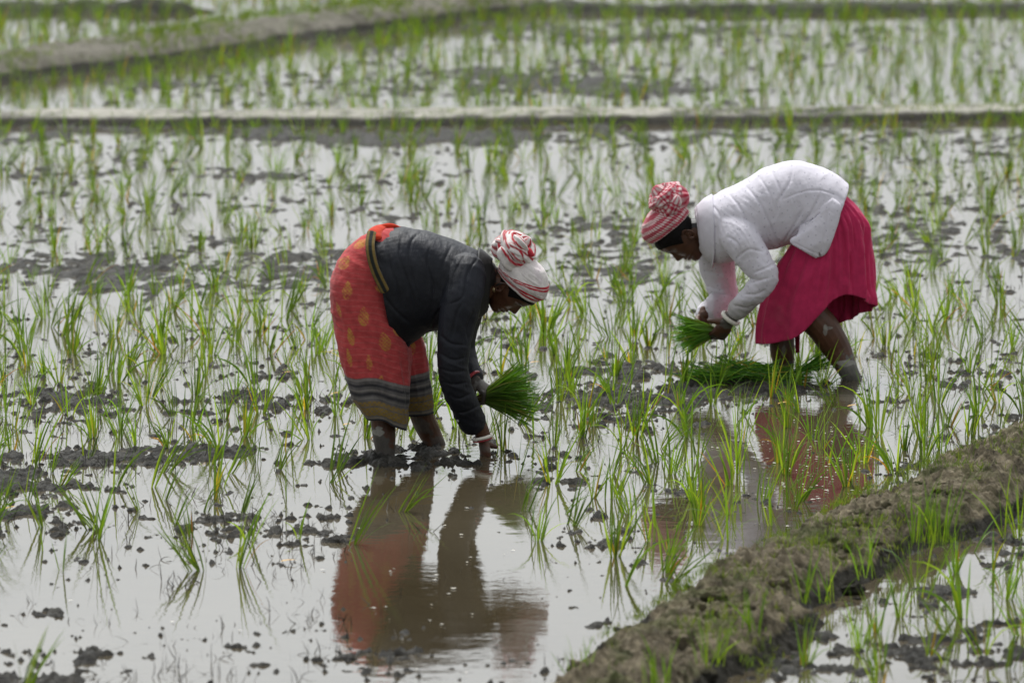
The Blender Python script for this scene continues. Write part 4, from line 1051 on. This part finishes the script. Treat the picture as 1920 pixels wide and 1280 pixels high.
while y < 49.5:
    half = .128 * y + .45
    # planting rows, jittered; a little closer together than they look because of the low view
    step = .225 if y < 27 else .20
    x = -half + random.uniform(0, step)
    while x < half:
        xx = x + random.gauss(0, .04); yy = y + random.gauss(0, .045); x += step
        px, py = proj(xx, yy, 0)
        px2, py2 = proj(xx, yy, .0)
        if not (-450 < px < 2370 and -40 < py < 1300): continue
        if random.random() > density(px, py) * .88: continue
        if hit_line(xx, yy, B_NEAR, .40) or hit_line(xx, yy, B_MID, .30) or hit_line(xx, yy, B_DIAG, .5) or hit_line(xx, yy, B_FARR, .4) or hit_line(xx, yy, B_FARL, .35): continue
        # keep clear of feet and hands
        if any(math.hypot(xx - q[0], yy - q[1]) < r for q, r in CLEAR): continue
        if py > 850 and px < 1000: kind = "leaning" if random.random() < .75 else "thin"
        elif py < 560: kind = "thin" if random.random() < .15 else ("far" if py < 240 or random.random() < .5 else ("upright" if random.random() < .75 else "leaning"))
        elif random.random() < .22: kind = "thin"
        else: kind = "upright" if random.random() < .85 else "leaning"
        PLANTS.append((xx, yy, 0, kind, random.randrange(100), random.gauss(0, .5) + (math.pi if kind == "upright" and random.random() < .5 else 0), random.uniform(.75, 1.15) * (1.0 if py > 560 else (.86 if py > 240 else .95)), px, py))
    y += .31 if y < 27 else .31; row += 1
PLANTS.sort(key=lambda p: p[1])
GRP = {
 "bund_right": ("rice seedling clump in the wet field right of the near bund", "rice seedlings right of the near earth bund"),
 "front_left": ("leaning dark green rice seedling in the open water at the front left", "leaning rice seedlings at the front left"),
 "front": ("rice seedling clump between the near bund and the two women", "rice seedlings between the near bund and the women"),
 "left": ("rice seedling clump in shallow water behind and left of the orange-red sari", "rice seedlings left of the orange-red sari"),
 "mid": ("green rice seedling clump standing in the water between the two women", "rice seedlings between the two women"),
 "right": ("green rice seedling clump in the water to the right of the woman in pink skirt", "rice seedlings right of the pink skirt"),
}
def group_of(x, y, px, py):
    d, s, a = dist_line(np.array([[x, y]]), B_NEAR)
    if s[0] < 0 and y < 27: return "bund_right"
    if py > 850: return "front_left" if px < 1000 else "front"
    if px < 700: return "left"
    if px > 1500: return "right" if py < 740 else "front"
    return "mid" if py < 740 else "front"
far = Geo(); nind = 0
for (x, y, z, kind, v, rot, s, px, py) in PLANTS:
    ms = MESH[kind]; me = ms[v % len(ms)]
    if nind < 296 and -25 < px < 1945 and -30 < py < 1285:
        o = bpy.data.objects.new("rice_seedling", me); col.objects.link(o)
        o.location = (x, y, z); o.rotation_euler = (0, 0, rot); o.scale = (s, s, s)
        lb, gr = GRP[group_of(x, y, px, py)]
        tag(o, lb, "rice seedling", gr); nind += 1
    else:
        gs = VAR[kind]; g = gs[v % len(gs)]
        if not hasattr(g, "cat"): g.cat = (np.concatenate(g.V), g.F, np.concatenate(g.C))
        V, F, C = g.cat; c, s_ = math.cos(rot), math.sin(rot)
        R = np.array([[c, -s_, 0], [s_, c, 0], [0, 0, 1]])
        far.V.append(V @ R.T * s + np.array([x, y, z])); n0 = far.n
        far.F += [[i + n0 for i in f] for f in F]; far.C.append(C * random.uniform(.8, 1.2)); far.n += len(V)
o = far.build("rice_seedlings_beyond", M_LEAF)
o.name = "rice_field"
tag(o, "rows of small green rice seedlings filling the flooded fields behind the women", "rice seedlings", None, "stuff")
print("PLANTS", len(PLANTS))

# ---- grass on the bunds
def grass_on(line, half, n, h, hz, wd, name, label, cols, cluster=3.0, s0=None, s1=None):
    q = resample(line, .05); g = Geo(); made = 0
    t = np.gradient(q, axis=0); t /= np.linalg.norm(t, axis=1)[:, None]
    K = n * 8; I = RNG.integers(0, len(q), K); UU = RNG.uniform(-1.05, 1.05, K)
    XX = q[I, 0] - t[I, 1] * UU * half; YY = q[I, 1] + t[I, 0] * UU * half
    pxs, pys = proj(XX, YY, 0)
    nv = fbm(np.stack([XX * cluster, YY * cluster, np.full(K, 7.7)], 1), 3) + .12 * RNG.normal(size=K)
    ok = (pxs > -100) & (pxs < 2020) & (pys > -30) & (pys < 1340) & (nv > .05)
    for x, y, u in list(zip(XX[ok], YY[ok], UU[ok]))[:n]:
        z = hz * (1 - sstep(.35, 1.0, abs(u))) - .02
        c = np.array(random.choice(cols)) * random.uniform(.75, 1.25)
        for b_ in range(random.randint(2, 4)):
            blade(g, (x + random.gauss(0, .012), y + random.gauss(0, .012), z), random.uniform(0, 6.28), abs(random.gauss(.2, .3)), abs(random.gauss(.2, .4)), h * random.uniform(.4, 1.3), wd, c * 1.1, c, 4)
    o = g.build(name, M_LEAF); tag(o, label, "grass", None, "stuff"); return o
GC = [(.09, .15, .02), (.11, .16, .02), (.07, .12, .02), (.13, .17, .03)]
grass_on(B_NEAR, .36, 1700, .035, .15, .003, "bund_grass", "short yellow-green grass growing over the near muddy bund", GC, 2.6)
grass_on(B_DIAG, .7, 1800, .07, .16, .007, "diagonal_bund_grass", "short grass along the foot of the far diagonal earth bund", GC, 1.2)
grass_on(B_MID, .40, 900, .06, .05, .006, "middle_bund_grass", "sparse grass along the foot of the pale middle earth bund", GC, 1.0)
grass_on(B_FARR, .5, 900, .08, .08, .008, "far_bund_grass", "dark grass on the farthest earth bund at the right", GC, 1.0)

def tuft(px, py, n, h, spread, z, label, group=None, wd=.006):
    g = Geo(); r = .012 * math.sqrt(n)
    for i in range(n):
        a = random.uniform(0, 6.28); rr = r * math.sqrt(random.random())
        c = np.array(random.choice(GREENS[:4])) * random.uniform(.85, 1.2)
        blade(g, (rr * math.cos(a), rr * math.sin(a), -.02), random.uniform(0, 6.28), abs(random.gauss(.08, spread)), abs(random.gauss(0, .35)), h * random.uniform(.5, 1.1), wd * random.uniform(.7, 1.2), c * np.array([1.4, 1.1, 1]), c)
    b = G(px, py, z); o = g.build("grass_tuft", M_LEAF); o.location = b
    tag(o, label, "grass tuft", group); return o
tuft(1750, 1010, 46, .26, .16, .08, "largest thick tuft of tall grass growing on the near bund, towards the right")
tuft(1625, 1075, 9, .22, .3, .07, "sparse bright tuft on the near bund just left of the thickest tuft")
tuft(1500, 1120, 9, .2, .35, .1, "thin grass tuft spreading on the crest halfway along the near bund")
tuft(1085, 1262, 12, .16, .25, .08, "small grass tuft at the lowest left end of the near bund")
tuft(1235, 1290, 16, .2, .25, .08, "first tuft from the lower left end of the near bund's right edge")
tuft(1330, 1235, 20, .2, .28, .08, "bushy grass tuft on the lower right slope of the near bund")
tuft(1405, 1190, 12, .19, .3, .07, "grass tuft beside the water on the near bund's right slope, behind the bushy one")
tuft(1880, 1000, 10, .28, .25, .03, "tall sparse tuft at the foot of the near bund near the picture's right edge")
tuft(1555, 1120, 8, .2, .35, .03, "small tuft at the water edge of the near bund below the sparse bright tuft")

# ---- rotting stalk bits standing in the water
def scatter(K, yexp, freq, seed, mudw, jit, thr, n):
    px = RNG.uniform(-20, 1940, K); py = 300 + 990 * RNG.random(K)**yexp
    B = np.array([G(x, y) for x, y in zip(px, py)])
    nv = fbm(np.stack([B[:, 0] * freq[0], B[:, 1] * freq[1], np.full(K, seed)], 1), 3) + mudw * mud_amount(B[:, :2]) + RNG.normal(0, jit, K)
    ok = (nv > thr) & ~((px > 650) & (py > 880) & (RNG.random(K) < .7)) & ~((py > 1000) & (RNG.random(K) < .5))
    return B[ok][:n]
g = Geo()
for b in scatter(9000, .8, (2.2, 1.3), 3.3, .35, .08, .16, 1500):
    for k in range(random.randint(1, 4)):
        c = np.array([.04, .034, .026]) * random.uniform(.5, 1.8)
        blade(g, (b[0] + random.gauss(0, .015), b[1] + random.gauss(0, .02), -.006), random.uniform(0, 6.28), random.uniform(.1, 1.45), random.gauss(0, .9), random.uniform(.015, .085), random.uniform(.0018, .0045), c, c, 4)
o = g.build("plant_debris", M_TWIG); tag(o, "dark bits of rotting stalk and root poking out of the muddy water", "debris", None, "stuff")

# ---- small mud clods
def lump(g, c, r, flat, seed):
    n1, n2 = 10, 16
    th = np.linspace(.05, math.pi * .62, n1); ph = np.linspace(0, 2 * math.pi, n2, endpoint=False)
    T, Ph = np.meshgrid(th, ph, indexing='ij')
    d = np.stack([np.sin(T) * np.cos(Ph), np.sin(T) * np.sin(Ph), np.cos(T)], -1).reshape(-1, 3)
    rr = r * (1 + .9 * fbm(d * 2.2 + seed, 4, .7))
    V = d * rr[:, None] * np.array([1, .9, flat]) + np.array(c)
    F = grid_faces(n1, n2, True).tolist() + [list(range(n2))[::-1]]
    g.add(V, F)
g = Geo()
for b in scatter(6000, .8, (1.3, .9), 13.3, .6, .12, .3, 130):
    lump(g, (b[0], b[1], -.006), random.choice([.008, .010, .012, .016, .022]) * random.uniform(.8, 1.3), random.uniform(.18, .4), random.random() * 50)
o = g.build("mud_clods", M_MUD); tag(o, "small dark clods of wet mud poking out of the water", "mud", None, "stuff")

# ---- fallen yellow leaves
YM = mat_plain("yellow_leaf", (.55, .30, .03), .6)
for (px, py) in [(628, 662), (655, 800), (632, 742), (540, 703), (1005, 683), (895, 715), (945, 718), (1643, 533), (1470, 760), (1600, 765), (1750, 823), (298, 827), (540, 1056), (1590, 876), (20, 958)]:
    g = Geo(); c = np.array(random.choice([(.6, .36, .03), (.6, .24, .04), (.45, .36, .05)]))
    blade(g, (-.025, 0, .008), random.gauss(0, .3), 1.38, .25, random.uniform(.035, .06), .013, c, c, 5, twist=0.1)
    o = g.build("fallen_leaf", YM); b = G(px, py); o.location = b
    tag(o, "yellow fallen leaf lying flat on the muddy water", "leaf", "yellow leaves on the water")

# ---- pale husks and scum floating where the women are mirrored
g = Geo(); PX = np.concatenate([RNG.normal(1540, 75, 170), RNG.normal(830, 110, 25), RNG.uniform(0, 1920, 40)]); PY = np.concatenate([RNG.normal(880, 55, 170), RNG.normal(1080, 80, 25), RNG.uniform(560, 1240, 40)])
for x, y in zip(PX, PY):
    b = G(x, y); r = random.uniform(.002, .007); n = 7
    ang = np.sort(RNG.uniform(0, 6.28, n)); V = [(b[0] + r * random.uniform(.7, 2.2) * math.cos(a), b[1] + r * random.uniform(.6, 1.3) * math.sin(a), .0035 + random.uniform(0, .002)) for a in ang]
    g.add(V + [(b[0], b[1], .006)], [[i, (i + 1) % n, n] for i in range(n)])
o = g.build("floating_husks", mat_plain("pale_husk", (.48, .46, .40), .6)); tag(o, "pale husks and scum flecks floating on the muddy water", "husks", None, "stuff")

# ---- broken clods lying on the near bund
q = resample(B_NEAR, .05); t = np.gradient(q, axis=0); t /= np.linalg.norm(t, axis=1)[:, None]; g = Geo()
for i in range(420):
    k = random.randrange(len(q)); u = random.gauss(0, .55)
    if abs(u) > 1.1: continue
    x = q[k, 0] - t[k, 1] * u * .315; y = q[k, 1] + t[k, 0] * u * .315
    z = .125 * (1 - sstep(.32, 1.0, abs(u))) - .03 + .004
    lump(g, (x, y, z), random.choice([.008, .012, .018, .026, .036]) * random.uniform(.8, 1.3), random.uniform(.5, .9), random.random() * 50)
o = g.build("bund_clods", M_BUND); tag(o, "crumbled clods of brown earth lying along the near bund", "earth clods", None, "stuff")
